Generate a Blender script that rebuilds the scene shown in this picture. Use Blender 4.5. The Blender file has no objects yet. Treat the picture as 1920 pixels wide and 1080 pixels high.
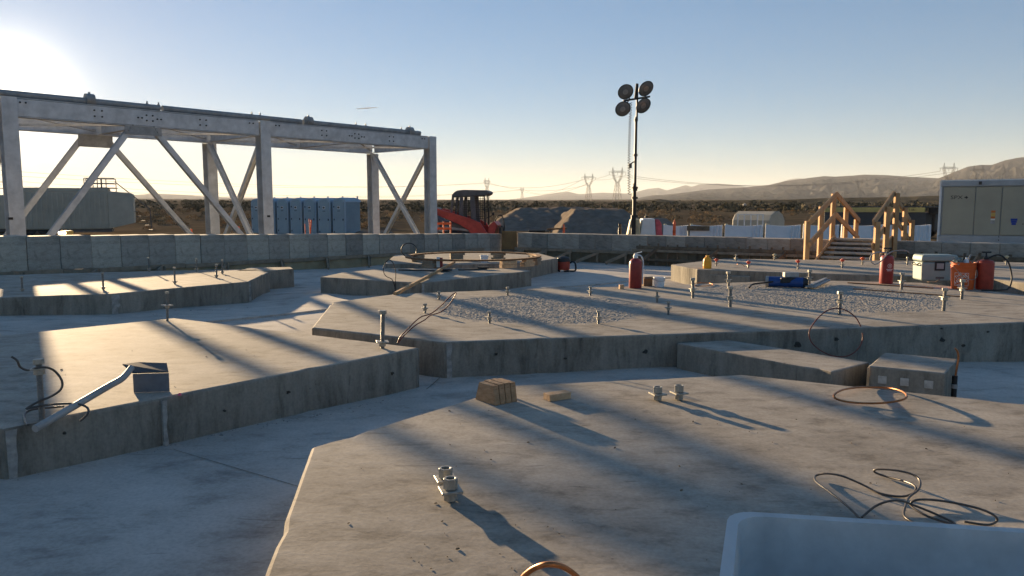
import bpy, bmesh, math, random
import numpy as np
from mathutils import Vector, Matrix, noise as mnoise

R = math.radians
random.seed(7)
rng = np.random.default_rng(11)
S = bpy.context.scene
COL = S.collection

# ------------------------------------------------------------------ camera
CAM_Z = 1.10
F = 1400.0                       # focal length in pixels of a 1920 wide frame
PITCH = math.atan(150.0 / F)
cam_d = bpy.data.cameras.new('camera')
cam_d.sensor_width = 36.0
cam_d.lens = F / 1920.0 * 36.0
cam_d.clip_start = 0.05
cam_d.clip_end = 60000.0
cam = bpy.data.objects.new('camera', cam_d)
COL.objects.link(cam)
cam.location = (0, 0, CAM_Z)
cam.rotation_euler = (math.pi / 2 - PITCH, 0, 0)
S.camera = cam

# ------------------------------------------------------------------ sky, sun, exposure
SUN_AZ = R(33.4)                 # left of the view direction
SUN_EL = R(7.1)
SUN_DIR = Vector((-math.sin(SUN_AZ) * math.cos(SUN_EL), math.cos(SUN_AZ) * math.cos(SUN_EL), math.sin(SUN_EL)))
world = bpy.data.worlds.new('World')
S.world = world
world.use_nodes = True
wn = world.node_tree
wn.nodes.clear()
sky = wn.nodes.new('ShaderNodeTexSky')
sky.sky_type = 'NISHITA'
sky.sun_disc = False
sky.sun_elevation = SUN_EL
sky.sun_rotation = -SUN_AZ
sky.altitude = 900
sky.air_density = 1.0
sky.dust_density = 0.15
sky.ozone_density = 3.2
bg = wn.nodes.new('ShaderNodeBackground')
bg.inputs['Strength'].default_value = 0.10
wout = wn.nodes.new('ShaderNodeOutputWorld')
# the sky of a wide-range exposure: its bright and dark parts drawn closer together
skm = wn.nodes.new('ShaderNodeVectorMath'); skm.operation = 'SCALE'; skm.inputs['Scale'].default_value = 0.053
skg = wn.nodes.new('ShaderNodeGamma'); skg.inputs['Gamma'].default_value = 0.60
skk = wn.nodes.new('ShaderNodeVectorMath'); skk.operation = 'MULTIPLY'; skk.inputs[1].default_value = (4.55, 4.28, 4.45)
wn.links.new(sky.outputs['Color'], skm.inputs[0]); wn.links.new(skm.outputs[0], skg.inputs['Color']); wn.links.new(skg.outputs[0], skk.inputs[0]); 
skh = wn.nodes.new('ShaderNodeHueSaturation'); skh.inputs['Saturation'].default_value = 1.32; wn.links.new(skk.outputs[0], skh.inputs['Color']); wn.links.new(skh.outputs['Color'], bg.inputs['Color'])
# the bright aureole that dust makes round the low sun
tcw = wn.nodes.new('ShaderNodeTexCoord')
dotn = wn.nodes.new('ShaderNodeVectorMath'); dotn.operation = 'DOT_PRODUCT'
dotn.inputs[1].default_value = SUN_DIR
wn.links.new(tcw.outputs['Generated'], dotn.inputs[0])
def wpow(e, k):
    mx = wn.nodes.new('ShaderNodeMath'); mx.operation = 'MAXIMUM'; mx.inputs[1].default_value = 0.0
    wn.links.new(dotn.outputs['Value'], mx.inputs[0])
    p = wn.nodes.new('ShaderNodeMath'); p.operation = 'POWER'; p.inputs[1].default_value = e
    wn.links.new(mx.outputs[0], p.inputs[0])
    m = wn.nodes.new('ShaderNodeMath'); m.operation = 'MULTIPLY'; m.inputs[1].default_value = k
    wn.links.new(p.outputs[0], m.inputs[0])
    return m
a1 = wpow(900.0, 0.55)
a2 = wpow(200.0, 0.055)
a3 = wpow(20.0, 0.012)
s1 = wn.nodes.new('ShaderNodeMath'); s1.operation = 'ADD'
wn.links.new(a1.outputs[0], s1.inputs[0]); wn.links.new(a2.outputs[0], s1.inputs[1])
s2 = wn.nodes.new('ShaderNodeMath'); s2.operation = 'ADD'
wn.links.new(s1.outputs[0], s2.inputs[0]); wn.links.new(a3.outputs[0], s2.inputs[1])
bg2 = wn.nodes.new('ShaderNodeBackground')
bg2.inputs['Color'].default_value = (1.0, 0.86, 0.62, 1)
wn.links.new(s2.outputs[0], bg2.inputs['Strength'])
addw = wn.nodes.new('ShaderNodeAddShader')
wn.links.new(bg.outputs[0], addw.inputs[0]); wn.links.new(bg2.outputs[0], addw.inputs[1])
wn.links.new(addw.outputs[0], wout.inputs['Surface'])

sun_d = bpy.data.lights.new('sun', 'SUN')
sun_d.energy = 5.0
sun_d.angle = R(0.55)
sun_d.color = (1.0, 0.73, 0.43)
sun = bpy.data.objects.new('sun', sun_d)
COL.objects.link(sun)
sun.location = (-40, 60, 30)
sun.rotation_euler = SUN_DIR.to_track_quat('Z', 'Y').to_euler()

S.view_settings.view_transform = 'Standard'
S.view_settings.look = 'None'
S.view_settings.gamma = 1.0
S.view_settings.exposure = 1.80
S.render.engine = 'CYCLES'
S.cycles.use_denoising = True
S.cycles.max_bounces = 4
S.cycles.diffuse_bounces = 2
S.cycles.glossy_bounces = 2
S.cycles.transmission_bounces = 3
S.cycles.volume_bounces = 0
S.cycles.sample_clamp_indirect = 6.0

# ------------------------------------------------------------------ picture point -> place
CP, SP = math.cos(PITCH), math.sin(PITCH)
def ray(px, py):
    x = (px - 960.0) / F; u = (540.0 - py) / F
    return Vector((x, CP + u * SP, u * CP - SP))
def P(px, py, z=0.0):            # point at height z
    d = ray(px, py); t = (z - CAM_Z) / d.z
    return Vector((d.x * t, d.y * t, z))
def D(px, py, Y):                # point at distance Y in front
    d = ray(px, py); t = Y / d.y
    return Vector((d.x * t, Y, CAM_Z + d.z * t))

# ------------------------------------------------------------------ mesh helpers
class MB:
    def __init__(s): s.v = []; s.f = []; s.m = []
    def add(s, vs, fs, m=0):
        b = len(s.v); s.v += [tuple(p) for p in vs]
        s.f += [tuple(b + i for i in f) for f in fs]; s.m += [m] * len(fs); return s
    def box(s, c, size, M=None, m=0, taper=1.0):
        hx, hy, hz = size[0] / 2, size[1] / 2, size[2] / 2
        vs = []
        for z in (-hz, hz):
            k = taper if z > 0 else 1.0
            for x, y in ((-hx, -hy), (hx, -hy), (hx, hy), (-hx, hy)):
                p = Vector((x * k, y * k, z))
                vs.append((M @ p if M is not None else p) + Vector(c))
        return s.add(vs, [(3, 2, 1, 0), (4, 5, 6, 7), (0, 1, 5, 4), (1, 2, 6, 5), (2, 3, 7, 6), (3, 0, 4, 7)], m)
    def bar(s, p, q, w, h, up=(0, 0, 1), m=0):   # rectangular bar from p to q
        p, q = Vector(p), Vector(q); d = (q - p); L = d.length
        if L < 1e-6: return s
        d /= L; up = Vector(up)
        if abs(d.dot(up)) > 0.999: up = Vector((0, 1, 0))
        a = d.cross(up).normalized(); b = a.cross(d).normalized()
        M = Matrix((d, a, b)).transposed()
        return s.box((p + q) / 2, (L, w, h), M, m)
    def cyl(s, p, q, r1, r2=None, n=12, m=0, cap=True):
        p, q = Vector(p), Vector(q); r2 = r1 if r2 is None else r2
        d = (q - p).normalized(); up = Vector((0, 0, 1)) if abs(d.z) < 0.95 else Vector((1, 0, 0))
        a = d.cross(up).normalized(); b = d.cross(a)
        vs = []
        for c, r in ((p, r1), (q, r2)):
            for i in range(n):
                t = 2 * math.pi * i / n
                vs.append(c + a * (r * math.cos(t)) + b * (r * math.sin(t)))
        fs = [(i, (i + 1) % n, n + (i + 1) % n, n + i) for i in range(n)]
        if cap: fs += [tuple(reversed(range(n))), tuple(range(n, 2 * n))]
        return s.add(vs, fs, m)
    def tube(s, pts, r, n=8, closed=False, m=0):
        pts = [Vector(p) for p in pts]; N = len(pts); vs = []
        prev = None
        for i, p in enumerate(pts):
            if closed: t = pts[(i + 1) % N] - pts[i - 1]
            else: t = pts[min(i + 1, N - 1)] - pts[max(i - 1, 0)]
            t = t.normalized() if t.length > 1e-9 else Vector((0, 0, 1))
            if prev is None:
                up = Vector((0, 0, 1)) if abs(t.z) < 0.9 else Vector((1, 0, 0))
                a = t.cross(up).normalized()
            else:
                a = prev - t * prev.dot(t)
                a = a.normalized() if a.length > 1e-6 else t.orthogonal().normalized()
            prev = a; b = t.cross(a)
            for k in range(n):
                th = 2 * math.pi * k / n
                vs.append(p + a * (r * math.cos(th)) + b * (r * math.sin(th)))
        fs = []
        for i in range(N if closed else N - 1):
            j = (i + 1) % N
            for k in range(n):
                fs.append((i * n + k, i * n + (k + 1) % n, j * n + (k + 1) % n, j * n + k))
        if not closed: fs += [tuple(reversed(range(n))), tuple(range((N - 1) * n, N * n))]
        return s.add(vs, fs, m)
    def lathe(s, prof, n=24, o=(0, 0, 0), m=0):   # prof: (r, z) bottom to top
        o = Vector(o); vs = []
        for r, z in prof:
            for i in range(n):
                t = 2 * math.pi * i / n
                vs.append(o + Vector((r * math.cos(t), r * math.sin(t), z)))
        fs = []
        for j in range(len(prof) - 1):
            for i in range(n):
                fs.append((j * n + i, j * n + (i + 1) % n, (j + 1) * n + (i + 1) % n, (j + 1) * n + i))
        fs += [tuple(reversed(range(n))), tuple(range((len(prof) - 1) * n, len(prof) * n))]
        return s.add(vs, fs, m)
    def prism(s, out, z0, z1, m=0):                # out: counter-clockwise xy points, z0 value or per-point list
        n = len(out)
        zb = z0 if isinstance(z0, (list, tuple)) else [z0] * n
        zt = z1 if isinstance(z1, (list, tuple)) else [z1] * n
        vs = [(p[0], p[1], zb[i]) for i, p in enumerate(out)] + [(p[0], p[1], zt[i]) for i, p in enumerate(out)]
        fs = [(i, (i + 1) % n, n + (i + 1) % n, n + i) for i in range(n)]
        fs += [tuple(reversed(range(n))), tuple(range(n, 2 * n))]
        return s.add(vs, fs, m)
    def extr(s, out, M, t, m=0):                   # outline in local xz, extruded along local y by +-t/2, M 4x4
        n = len(out)
        vs = [M @ Vector((x, -t / 2, z)) for x, z in out] + [M @ Vector((x, t / 2, z)) for x, z in out]
        fs = [(i, (i + 1) % n, n + (i + 1) % n, n + i) for i in range(n)]
        fs += [tuple(reversed(range(n))), tuple(range(n, 2 * n))]
        return s.add(vs, fs, m)
    def build(s, name, mat, parent=None, smooth=None, fix=True):
        me = bpy.data.meshes.new(name)
        me.from_pydata(s.v, [], s.f)
        for mm in (mat if isinstance(mat, (list, tuple)) else [mat]): me.materials.append(mm)
        if any(s.m): me.polygons.foreach_set('material_index', s.m)
        if fix:
            bm = bmesh.new(); bm.from_mesh(me); bmesh.ops.recalc_face_normals(bm, faces=bm.faces); bm.to_mesh(me); bm.free()
        if smooth:
            me.polygons.foreach_set('use_smooth', [True] * len(me.polygons))
            me.set_sharp_from_angle(angle=R(smooth))
        me.update()
        o = bpy.data.objects.new(name, me); COL.objects.link(o)
        if parent is not None: o.parent = parent
        return o

def empty(name, loc=(0, 0, 0), rz=0.0):
    o = bpy.data.objects.new(name, None); COL.objects.link(o)
    o.location = loc; o.rotation_euler = (0, 0, rz); o.empty_display_size = 0.1
    return o
def tag(o, label=None, cat=None, group=None, kind=None):
    if label: o['label'] = label
    if cat: o['category'] = cat
    if group: o['group'] = group
    if kind: o['kind'] = kind
    return o
def copy_tree(o, parent=None):
    c = o.copy(); COL.objects.link(c)
    if parent is not None: c.parent = parent
    for ch in list(o.children): copy_tree(ch, c)
    return c
def crom(pts, k=6, closed=False):                  # smooth curve through points
    pts = [Vector(p) for p in pts]; N = len(pts); out = []
    for i in range(N if closed else N - 1):
        if closed: a, b, c, d = pts[i - 1], pts[i], pts[(i + 1) % N], pts[(i + 2) % N]
        else: a, b, c, d = pts[max(i - 1, 0)], pts[i], pts[i + 1], pts[min(i + 2, N - 1)]
        for j in range(k):
            t = j / k
            out.append(0.5 * ((2 * b) + (c - a) * t + (2 * a - 5 * b + 4 * c - d) * t * t + (3 * b - a - 3 * c + d) * t ** 3))
    if not closed: out.append(pts[-1])
    return out
def bevel(o, w, seg=2, ang=35):
    md = o.modifiers.new('bevel', 'BEVEL'); md.width = w; md.segments = seg; md.limit_method = 'ANGLE'; md.angle_limit = R(ang)
    return o
def text_geo(txt, size, res=3):                    # flat lettering as vertices and faces in xy, centred
    cu = bpy.data.curves.new('lettering', 'FONT'); cu.body = txt; cu.size = size
    cu.align_x = 'CENTER'; cu.align_y = 'CENTER'; cu.resolution_u = res
    ob = bpy.data.objects.new('lettering', cu); COL.objects.link(ob)
    dg = bpy.context.evaluated_depsgraph_get(); me = ob.evaluated_get(dg).to_mesh()
    vs = [v.co.copy() for v in me.vertices]; fs = [tuple(p.vertices) for p in me.polygons]
    ob.evaluated_get(dg).to_mesh_clear(); bpy.data.objects.remove(ob); bpy.data.curves.remove(cu)
    return vs, fs

# ------------------------------------------------------------------ materials
def mat(name, col, rough=0.7, metal=0.0, var=0.15, scale=6.0, bump=0.0, bscale=40.0, col2=None, spec=0.4, coord='Object', stretch=None, emit=None, trans=0.0):
    m = bpy.data.materials.new(name); m.use_nodes = True
    nt = m.node_tree; b = nt.nodes['Principled BSDF']
    b.inputs['Roughness'].default_value = rough; b.inputs['Metallic'].default_value = metal
    b.inputs['Specular IOR Level'].default_value = spec
    tc = nt.nodes.new('ShaderNodeTexCoord'); src = tc.outputs[coord]
    if stretch:
        mp = nt.nodes.new('ShaderNodeMapping'); mp.inputs['Scale'].default_value = stretch
        nt.links.new(src, mp.inputs['Vector']); src = mp.outputs['Vector']
    nz = nt.nodes.new('ShaderNodeTexNoise'); nz.inputs['Scale'].default_value = scale; nz.inputs['Detail'].default_value = 8; nz.inputs['Roughness'].default_value = 0.62
    nt.links.new(src, nz.inputs['Vector'])
    rp = nt.nodes.new('ShaderNodeValToRGB')
    c = Vector(col)
    c2 = Vector(col2) if col2 else c * (1 + var)
    c1 = c * (1 - var) if not col2 else c
    rp.color_ramp.elements[0].position = 0.33; rp.color_ramp.elements[1].position = 0.67
    rp.color_ramp.elements[0].color = (*[min(x, 1) for x in c1], 1); rp.color_ramp.elements[1].color = (*[min(x, 1) for x in c2], 1)
    nt.links.new(nz.outputs['Fac'], rp.inputs['Fac']); nt.links.new(rp.outputs['Color'], b.inputs['Base Color'])
    if bump:
        nb = nt.nodes.new('ShaderNodeTexNoise'); nb.inputs['Scale'].default_value = bscale; nb.inputs['Detail'].default_value = 6
        nt.links.new(src, nb.inputs['Vector'])
        bp = nt.nodes.new('ShaderNodeBump'); bp.inputs['Strength'].default_value = bump; bp.inputs['Distance'].default_value = 0.02
        nt.links.new(nb.outputs['Fac'], bp.inputs['Height']); nt.links.new(bp.outputs['Normal'], b.inputs['Normal'])
    if emit:
        b.inputs['Emission Color'].default_value = (*emit[:3], 1); b.inputs['Emission Strength'].default_value = emit[3]
    if trans: b.inputs['Transmission Weight'].default_value = trans
    return m

def concrete(name, base, dark, light, blotch=0.9, rot=0.0, bump=0.25, streak=(1.0, 1.7, 1.0), fleck=0.6, rough=0.85):
    """trowelled concrete: wide blotches, trowel streaks, fine grain, specks and worn marks"""
    m = bpy.data.materials.new(name); m.use_nodes = True
    nt = m.node_tree; N = nt.nodes; L = nt.links; b = N['Principled BSDF']
    b.inputs['Roughness'].default_value = rough; b.inputs['Specular IOR Level'].default_value = 0.10
    tc = N.new('ShaderNodeTexCoord')
    mp = N.new('ShaderNodeMapping'); mp.inputs['Rotation'].default_value = (0, 0, rot); mp.inputs['Scale'].default_value = streak
    L.new(tc.outputs['Object'], mp.inputs['Vector'])
    def nz(scale, det, src, dist=0.0, ro=0.6):
        n = N.new('ShaderNodeTexNoise'); n.inputs['Scale'].default_value = scale; n.inputs['Detail'].default_value = det
        n.inputs['Roughness'].default_value = ro; n.inputs['Distortion'].default_value = dist
        L.new(src, n.inputs['Vector']); return n
    big = nz(blotch, 6, tc.outputs['Object'], 0.6); st = nz(4.5, 10, mp.outputs['Vector'], 0.25, 0.72); fine = nz(55, 5, tc.outputs['Object'])
    def ramp(f, stops):
        r = N.new('ShaderNodeValToRGB')
        while len(r.color_ramp.elements) < len(stops): r.color_ramp.elements.new(0.5)
        for e, (p, c) in zip(r.color_ramp.elements, stops): e.position = p; e.color = (*c, 1)
        L.new(f, r.inputs['Fac']); return r
    def mix(f, a, c, bt='MIX'):
        x = N.new('ShaderNodeMix'); x.data_type = 'RGBA'; x.blend_type = bt
        if isinstance(f, float): x.inputs['Factor'].default_value = f
        else: L.new(f, x.inputs['Factor'])
        L.new(a, x.inputs['A']); L.new(c, x.inputs['B']); return x.outputs['Result']
    r1 = ramp(big.outputs['Fac'], [(0.38, dark), (0.5, base), (0.63, light)])
    r2 = ramp(st.outputs['Fac'], [(0.34, tuple(x * 0.72 for x in dark)), (0.48, base), (0.64, light)])
    c = mix(0.6, r1.outputs['Color'], r2.outputs['Color'])
    r3 = ramp(fine.outputs['Fac'], [(0.3, (0.82, 0.82, 0.82)), (0.6, (1.06, 1.06, 1.06))])
    c = mix(0.8, c, r3.outputs['Color'], 'MULTIPLY')
    vo = N.new('ShaderNodeTexVoronoi'); vo.inputs['Scale'].default_value = 9.0; L.new(tc.outputs['Object'], vo.inputs['Vector'])
    spk = ramp(vo.outputs['Distance'], [(0.02, (1, 1, 1)), (0.06, (0, 0, 0))])
    k = nz(3.1, 3, tc.outputs['Object']); kr = ramp(k.outputs['Fac'], [(0.50, (0, 0, 0)), (0.60, (fleck, fleck, fleck))])
    mm = N.new('ShaderNodeMath'); mm.operation = 'MULTIPLY'; L.new(spk.outputs['Color'], mm.inputs[0]); L.new(kr.outputs['Color'], mm.inputs[1])
    dk = N.new('ShaderNodeRGB'); dk.outputs[0].default_value = (0.05, 0.042, 0.035, 1)
    c = mix(mm.outputs[0], c, dk.outputs[0])
    mp2 = N.new('ShaderNodeMapping'); mp2.inputs['Rotation'].default_value = (0, 0, rot + 0.5); mp2.inputs['Scale'].default_value = (1.6, 9.0, 1.0); L.new(tc.outputs['Object'], mp2.inputs['Vector'])
    sc_ = nz(1.7, 4, mp2.outputs['Vector'], 1.2, 0.55); scr = ramp(sc_.outputs['Fac'], [(0.66, (0, 0, 0)), (0.72, (0.45, 0.45, 0.45))])
    sd_ = N.new('ShaderNodeRGB'); sd_.outputs[0].default_value = (dark[0] * 0.45, dark[1] * 0.45, dark[2] * 0.45, 1)
    c = mix(scr.outputs['Color'], c, sd_.outputs[0])
    L.new(c, b.inputs['Base Color'])
    hb = N.new('ShaderNodeMath'); hb.operation = 'ADD'; L.new(st.outputs['Fac'], hb.inputs[0])
    hs = N.new('ShaderNodeMath'); hs.operation = 'MULTIPLY'; hs.inputs[1].default_value = 0.25; L.new(fine.outputs['Fac'], hs.inputs[0]); L.new(hs.outputs[0], hb.inputs[1])
    bp = N.new('ShaderNodeBump'); bp.inputs['Strength'].default_value = bump; bp.inputs['Distance'].default_value = 0.012
    L.new(hb.outputs[0], bp.inputs['Height']); L.new(bp.outputs['Normal'], b.inputs['Normal'])
    return m

M = {}
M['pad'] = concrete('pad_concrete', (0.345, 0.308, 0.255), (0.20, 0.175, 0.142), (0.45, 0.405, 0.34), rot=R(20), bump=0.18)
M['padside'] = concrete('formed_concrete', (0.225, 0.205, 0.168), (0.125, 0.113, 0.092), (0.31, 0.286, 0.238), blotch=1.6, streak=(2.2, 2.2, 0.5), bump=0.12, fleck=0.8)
M['floor'] = concrete('floor_concrete', (0.46, 0.425, 0.375), (0.33, 0.30, 0.262), (0.56, 0.52, 0.465), blotch=0.7, rot=R(-35), bump=0.12, streak=(0.6, 1.0, 1))
M['chip'] = concrete('chipped_concrete', (0.335, 0.305, 0.26), (0.215, 0.192, 0.16), (0.44, 0.405, 0.35), blotch=9.0, streak=(6, 6, 6), bump=0.6, fleck=0.2)
M['block'] = concrete('block_concrete', (0.43, 0.395, 0.325), (0.31, 0.28, 0.23), (0.53, 0.49, 0.41), blotch=1.1, streak=(1, 1, 3), bump=0.2)
M['block2'] = concrete('block_concrete_grey', (0.35, 0.32, 0.27), (0.24, 0.218, 0.182), (0.44, 0.405, 0.345), blotch=1.3, streak=(1, 1, 3), bump=0.2)
M['block3'] = concrete('block_concrete_dark', (0.26, 0.24, 0.205), (0.16, 0.147, 0.126), (0.34, 0.315, 0.275), blotch=1.5, streak=(1, 1, 3), bump=0.2)
M['grout'] = mat('grout_smear', (0.30, 0.29, 0.265), 0.9, scale=18, var=0.3, bump=0.4)
M['galv'] = mat('galvanised_steel', (0.52, 0.525, 0.52), 0.55, 0.2, var=0.18, scale=3.5, bump=0.05)
M['galv2'] = mat('galvanised_steel_dull', (0.30, 0.30, 0.29), 0.6, 0.35, var=0.2, scale=5)
M['bolt'] = mat('zinc_steel', (0.36, 0.34, 0.29), 0.5, 0.55, var=0.25, scale=30, bump=0.1)
M['rod'] = mat('threaded_steel', (0.20, 0.19, 0.17), 0.5, 0.6, var=0.25, scale=40, bump=0.3, bscale=120)
M['rust'] = mat('rusty_steel', (0.20, 0.105, 0.05), 0.85, 0.2, var=0.35, scale=14, bump=0.2)
M['black'] = mat('black_rubber', (0.018, 0.018, 0.018), 0.55, var=0.3)
M['blacksteel'] = mat('black_steel', (0.02, 0.02, 0.021), 0.5, 0.3, var=0.3)
M['wood'] = mat('sawn_lumber', (0.36, 0.205, 0.09), 0.8, col2=(0.50, 0.31, 0.155), scale=5, stretch=(1, 1, 0.6), bump=0.15)
M['woodlight'] = mat('fresh_pine', (0.44, 0.26, 0.13), 0.8, col2=(0.62, 0.42, 0.25), scale=22, bump=0.15)
M['woodgrey'] = mat('weathered_lumber', (0.20, 0.155, 0.105), 0.9, col2=(0.31, 0.25, 0.18), scale=7, bump=0.2)
M['hoe'] = mat('worn_steel_blade', (0.14, 0.155, 0.175), 0.6, 0.1, var=0.2, scale=12)
M['pocket'] = mat('rock_pocket', (0.05, 0.047, 0.04), 1.0, var=0.5, scale=40, bump=1.0, bscale=60)
M['toiletdoor'] = mat('toilet_door', (0.24, 0.34, 0.40), 0.6, var=0.1, scale=1.2)
M['palepatch'] = mat('pale_mortar', (0.46, 0.43, 0.38), 0.9, var=0.2, scale=30)
M['wedge'] = mat('brown_pine', (0.30, 0.165, 0.08), 0.85, col2=(0.50, 0.31, 0.17), scale=16, stretch=(1, 1, 3), bump=0.25)
M['tread'] = mat('pale_tread', (0.40, 0.34, 0.27), 0.9, col2=(0.55, 0.48, 0.38), scale=9, bump=0.2)  # rising treads, in a paler tone than the weathered lumber
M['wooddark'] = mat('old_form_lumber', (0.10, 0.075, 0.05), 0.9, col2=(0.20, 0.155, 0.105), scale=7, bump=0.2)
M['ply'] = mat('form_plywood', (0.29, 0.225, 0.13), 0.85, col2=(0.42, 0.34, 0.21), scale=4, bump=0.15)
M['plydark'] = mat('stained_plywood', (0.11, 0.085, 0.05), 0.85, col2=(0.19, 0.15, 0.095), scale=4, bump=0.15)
M['plyrust'] = mat('brown_plywood', (0.20, 0.105, 0.04), 0.85, col2=(0.28, 0.16, 0.065), scale=3)
M['red'] = mat('red_paint', (0.24, 0.022, 0.02), 0.42, var=0.25, scale=9, spec=0.5)
M['loader'] = mat('loader_red', (0.46, 0.06, 0.045), 0.5, var=0.25, scale=3)
M['redtank'] = mat('red_plastic', (0.34, 0.045, 0.025), 0.5, var=0.2, scale=12)
M['capred'] = mat('red_cap', (0.62, 0.07, 0.03), 0.5, var=0.2)
M['capyel'] = mat('pale_cap', (0.6, 0.5, 0.3), 0.6, var=0.2)
M['orange'] = mat('orange_plastic', (0.60, 0.105, 0.018), 0.5, var=0.12, scale=10)
M['safety'] = mat('safety_orange', (0.85, 0.13, 0.03), 0.5, var=0.12, scale=10)
M['yellow'] = mat('yellow_orange_plastic', (0.72, 0.33, 0.02), 0.45, var=0.15, scale=10)
M['white'] = mat('white_plastic', (0.72, 0.73, 0.74), 0.5, var=0.06, scale=3)
M['whitepaint'] = mat('white_paint', (0.74, 0.74, 0.72), 0.5, var=0.08, scale=2)
M['tub'] = mat('blue_grey_tub_plastic', (0.50, 0.50, 0.485), 0.6, var=0.14, scale=2.5, stretch=(4, 0.6, 4), bump=0.03)
M['blue'] = mat('blue_plastic', (0.015, 0.06, 0.22), 0.45, var=0.2, scale=7)
M['toilet'] = mat('toilet_blue', (0.165, 0.25, 0.31), 0.6, var=0.12, scale=1.2)
M['toiletroof'] = mat('toilet_roof', (0.28, 0.39, 0.48), 0.6, var=0.1, scale=1.2)
M['toiletdark'] = mat('toilet_trim', (0.03, 0.045, 0.06), 0.6, var=0.1)
M['cooler'] = mat('cooler_plastic', (0.26, 0.32, 0.29), 0.55, var=0.08, scale=5)
M['copper'] = mat('bare_copper', (0.36, 0.15, 0.06), 0.42, 0.7, var=0.25, scale=25)
M['redwire'] = mat('red_brown_wire', (0.16, 0.045, 0.03), 0.5, var=0.3, scale=20)
M['cord'] = mat('dark_cord', (0.06, 0.045, 0.032), 0.4, var=0.3, scale=20, spec=0.7)
M['tan'] = mat('tan_enclosure', (0.37, 0.345, 0.26), 0.6, var=0.08, scale=0.8)
M['trimgrey'] = mat('grey_trim', (0.36, 0.38, 0.39), 0.55, 0.2, var=0.1, scale=2)
M['tank'] = mat('tank_white', (0.40, 0.37, 0.30), 0.65, var=0.12, scale=1.0)
M['tankdark'] = mat('tank_frame', (0.12, 0.11, 0.10), 0.7, var=0.2)
M['yband'] = mat('yellow_beam_paint', (0.42, 0.36, 0.13), 0.6, var=0.15, scale=2)
M['dkpanel'] = mat('dark_grey_panel', (0.045, 0.055, 0.065), 0.6, var=0.2, scale=1)
M['cabgrey'] = mat('cab_grey', (0.11, 0.11, 0.115), 0.6, var=0.2)
M['steelgrey'] = mat('machine_grey', (0.33, 0.32, 0.30), 0.6, 0.1, var=0.2, scale=4)
M['ink'] = mat('black_ink', (0.02, 0.02, 0.02), 0.7, var=0.05)
M['whiteink'] = mat('white_ink', (0.75, 0.72, 0.68), 0.7, var=0.05)
M['blueink'] = mat('blue_sticker', (0.02, 0.05, 0.28), 0.6, var=0.1)
M['orangeink'] = mat('orange_sticker', (0.55, 0.16, 0.03), 0.6, var=0.1)
M['yelink'] = mat('yellow_sticker', (0.6, 0.40, 0.10), 0.6, var=0.1)
M['lens'] = mat('lamp_glass', (0.16, 0.16, 0.15), 0.15, 0.0, var=0.2, spec=0.8)
M['reflector'] = mat('lamp_reflector', (0.34, 0.33, 0.31), 0.35, 0.6, var=0.1)
M['dirt'] = mat('grey_dirt', (0.15, 0.125, 0.10), 1.0, col2=(0.22, 0.185, 0.15), spec=0.0, scale=1.4, bump=0.5, bscale=6)
M['card'] = mat('cardboard', (0.20, 0.13, 0.075), 0.9, var=0.2)
M['lattice'] = mat('tower_steel', (0.14, 0.14, 0.14), 0.6, 0.2, var=0.1, scale=0.1)
M['pinkred'] = mat('faded_red_cover', (0.60, 0.10, 0.12), 0.6, var=0.25, scale=6)
M['glove'] = mat('grey_green_cloth', (0.22, 0.26, 0.25), 0.9, var=0.3, scale=20)
M['ptape'] = mat('pink_flagging', (0.75, 0.12, 0.2), 0.7, var=0.1)

# ------------------------------------------------------------------ floor heights from the feet of the pads
CTRL = [(787, 652, 735), (313, 745, 830), (5, 803, 893), (834, 641, 692), (1240, 627, 682), (1800, 608, 673), (1920, 603, 675),
        (207, 551, 590), (466, 528, 571), (505, 510, 550), (547, 502, 535), (600, 519, 545), (790, 530, 550), (997, 507, 534),
        (1046, 484, 509), (1258, 496, 522)]
WFEET = [(640, 504, 19.7), (200, 513, 15.4), (0, 515, 13.2), (380, 505, 16.8), (562, 507, 18.6), (1080, 495, 23.0), (1173, 500, 22.0), (1257, 503, 21.2)]   # foot of the walls
ctrl = []
for px, pt, pb in CTRL:
    q = P(px, pt, 0.0); w = D(px, pb, q.y); ctrl.append((q.x, q.y, w.z))
for px, py, Y in WFEET:
    w = D(px, py, Y); ctrl.append((w.x, w.y, max(w.z, -0.56)))
ctrl = np.array(ctrl)
Apl = np.c_[np.ones(len(ctrl)), ctrl[:, :2]]
coef, *_ = np.linalg.lstsq(Apl, ctrl[:, 2], rcond=None)
resid = ctrl[:, 2] - Apl @ coef
def floor_z(x, y):
    xc = min(max(x, -12), 12); yc = min(max(y, 1.0), 22)
    base = coef[0] + coef[1] * xc + coef[2] * yc
    d2 = (ctrl[:, 0] - x) ** 2 + (ctrl[:, 1] - y) ** 2
    w = 1.0 / (d2 + 0.25); w2 = w.sum() + 0.12
    return float(max(min(base + (w * resid).sum() / w2, -0.12), -0.56))

# step in the floor, seen as a dark line running under the middle pad
SA, SB = P(405, 603, -0.27), P(1177, 523, -0.27)
sdir = (SB - SA); sdir.z = 0; sdir.normalize(); snor = Vector((-sdir.y, sdir.x, 0))     # towards the back
STEP = 0.045
def ground_z(x, y):
    t = (Vector((x, y, 0)) - SA).dot(snor)
    return floor_z(x, y) + (0.0 if t > 0 else -STEP * 0.5)

# walls of concrete blocks
LW0 = Vector((-0.353, 24.72, 0)); LWD = Vector((-0.647, -0.762, 0)).normalized(); LWN = Vector((0.762, -0.647, 0)).normalized()
RW0 = Vector((0.174, 24.35, 0)); RWD = Vector((0.822, -0.569, 0)).normalized(); RWN = Vector((-0.569, -0.822, 0)).normalized()

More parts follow.
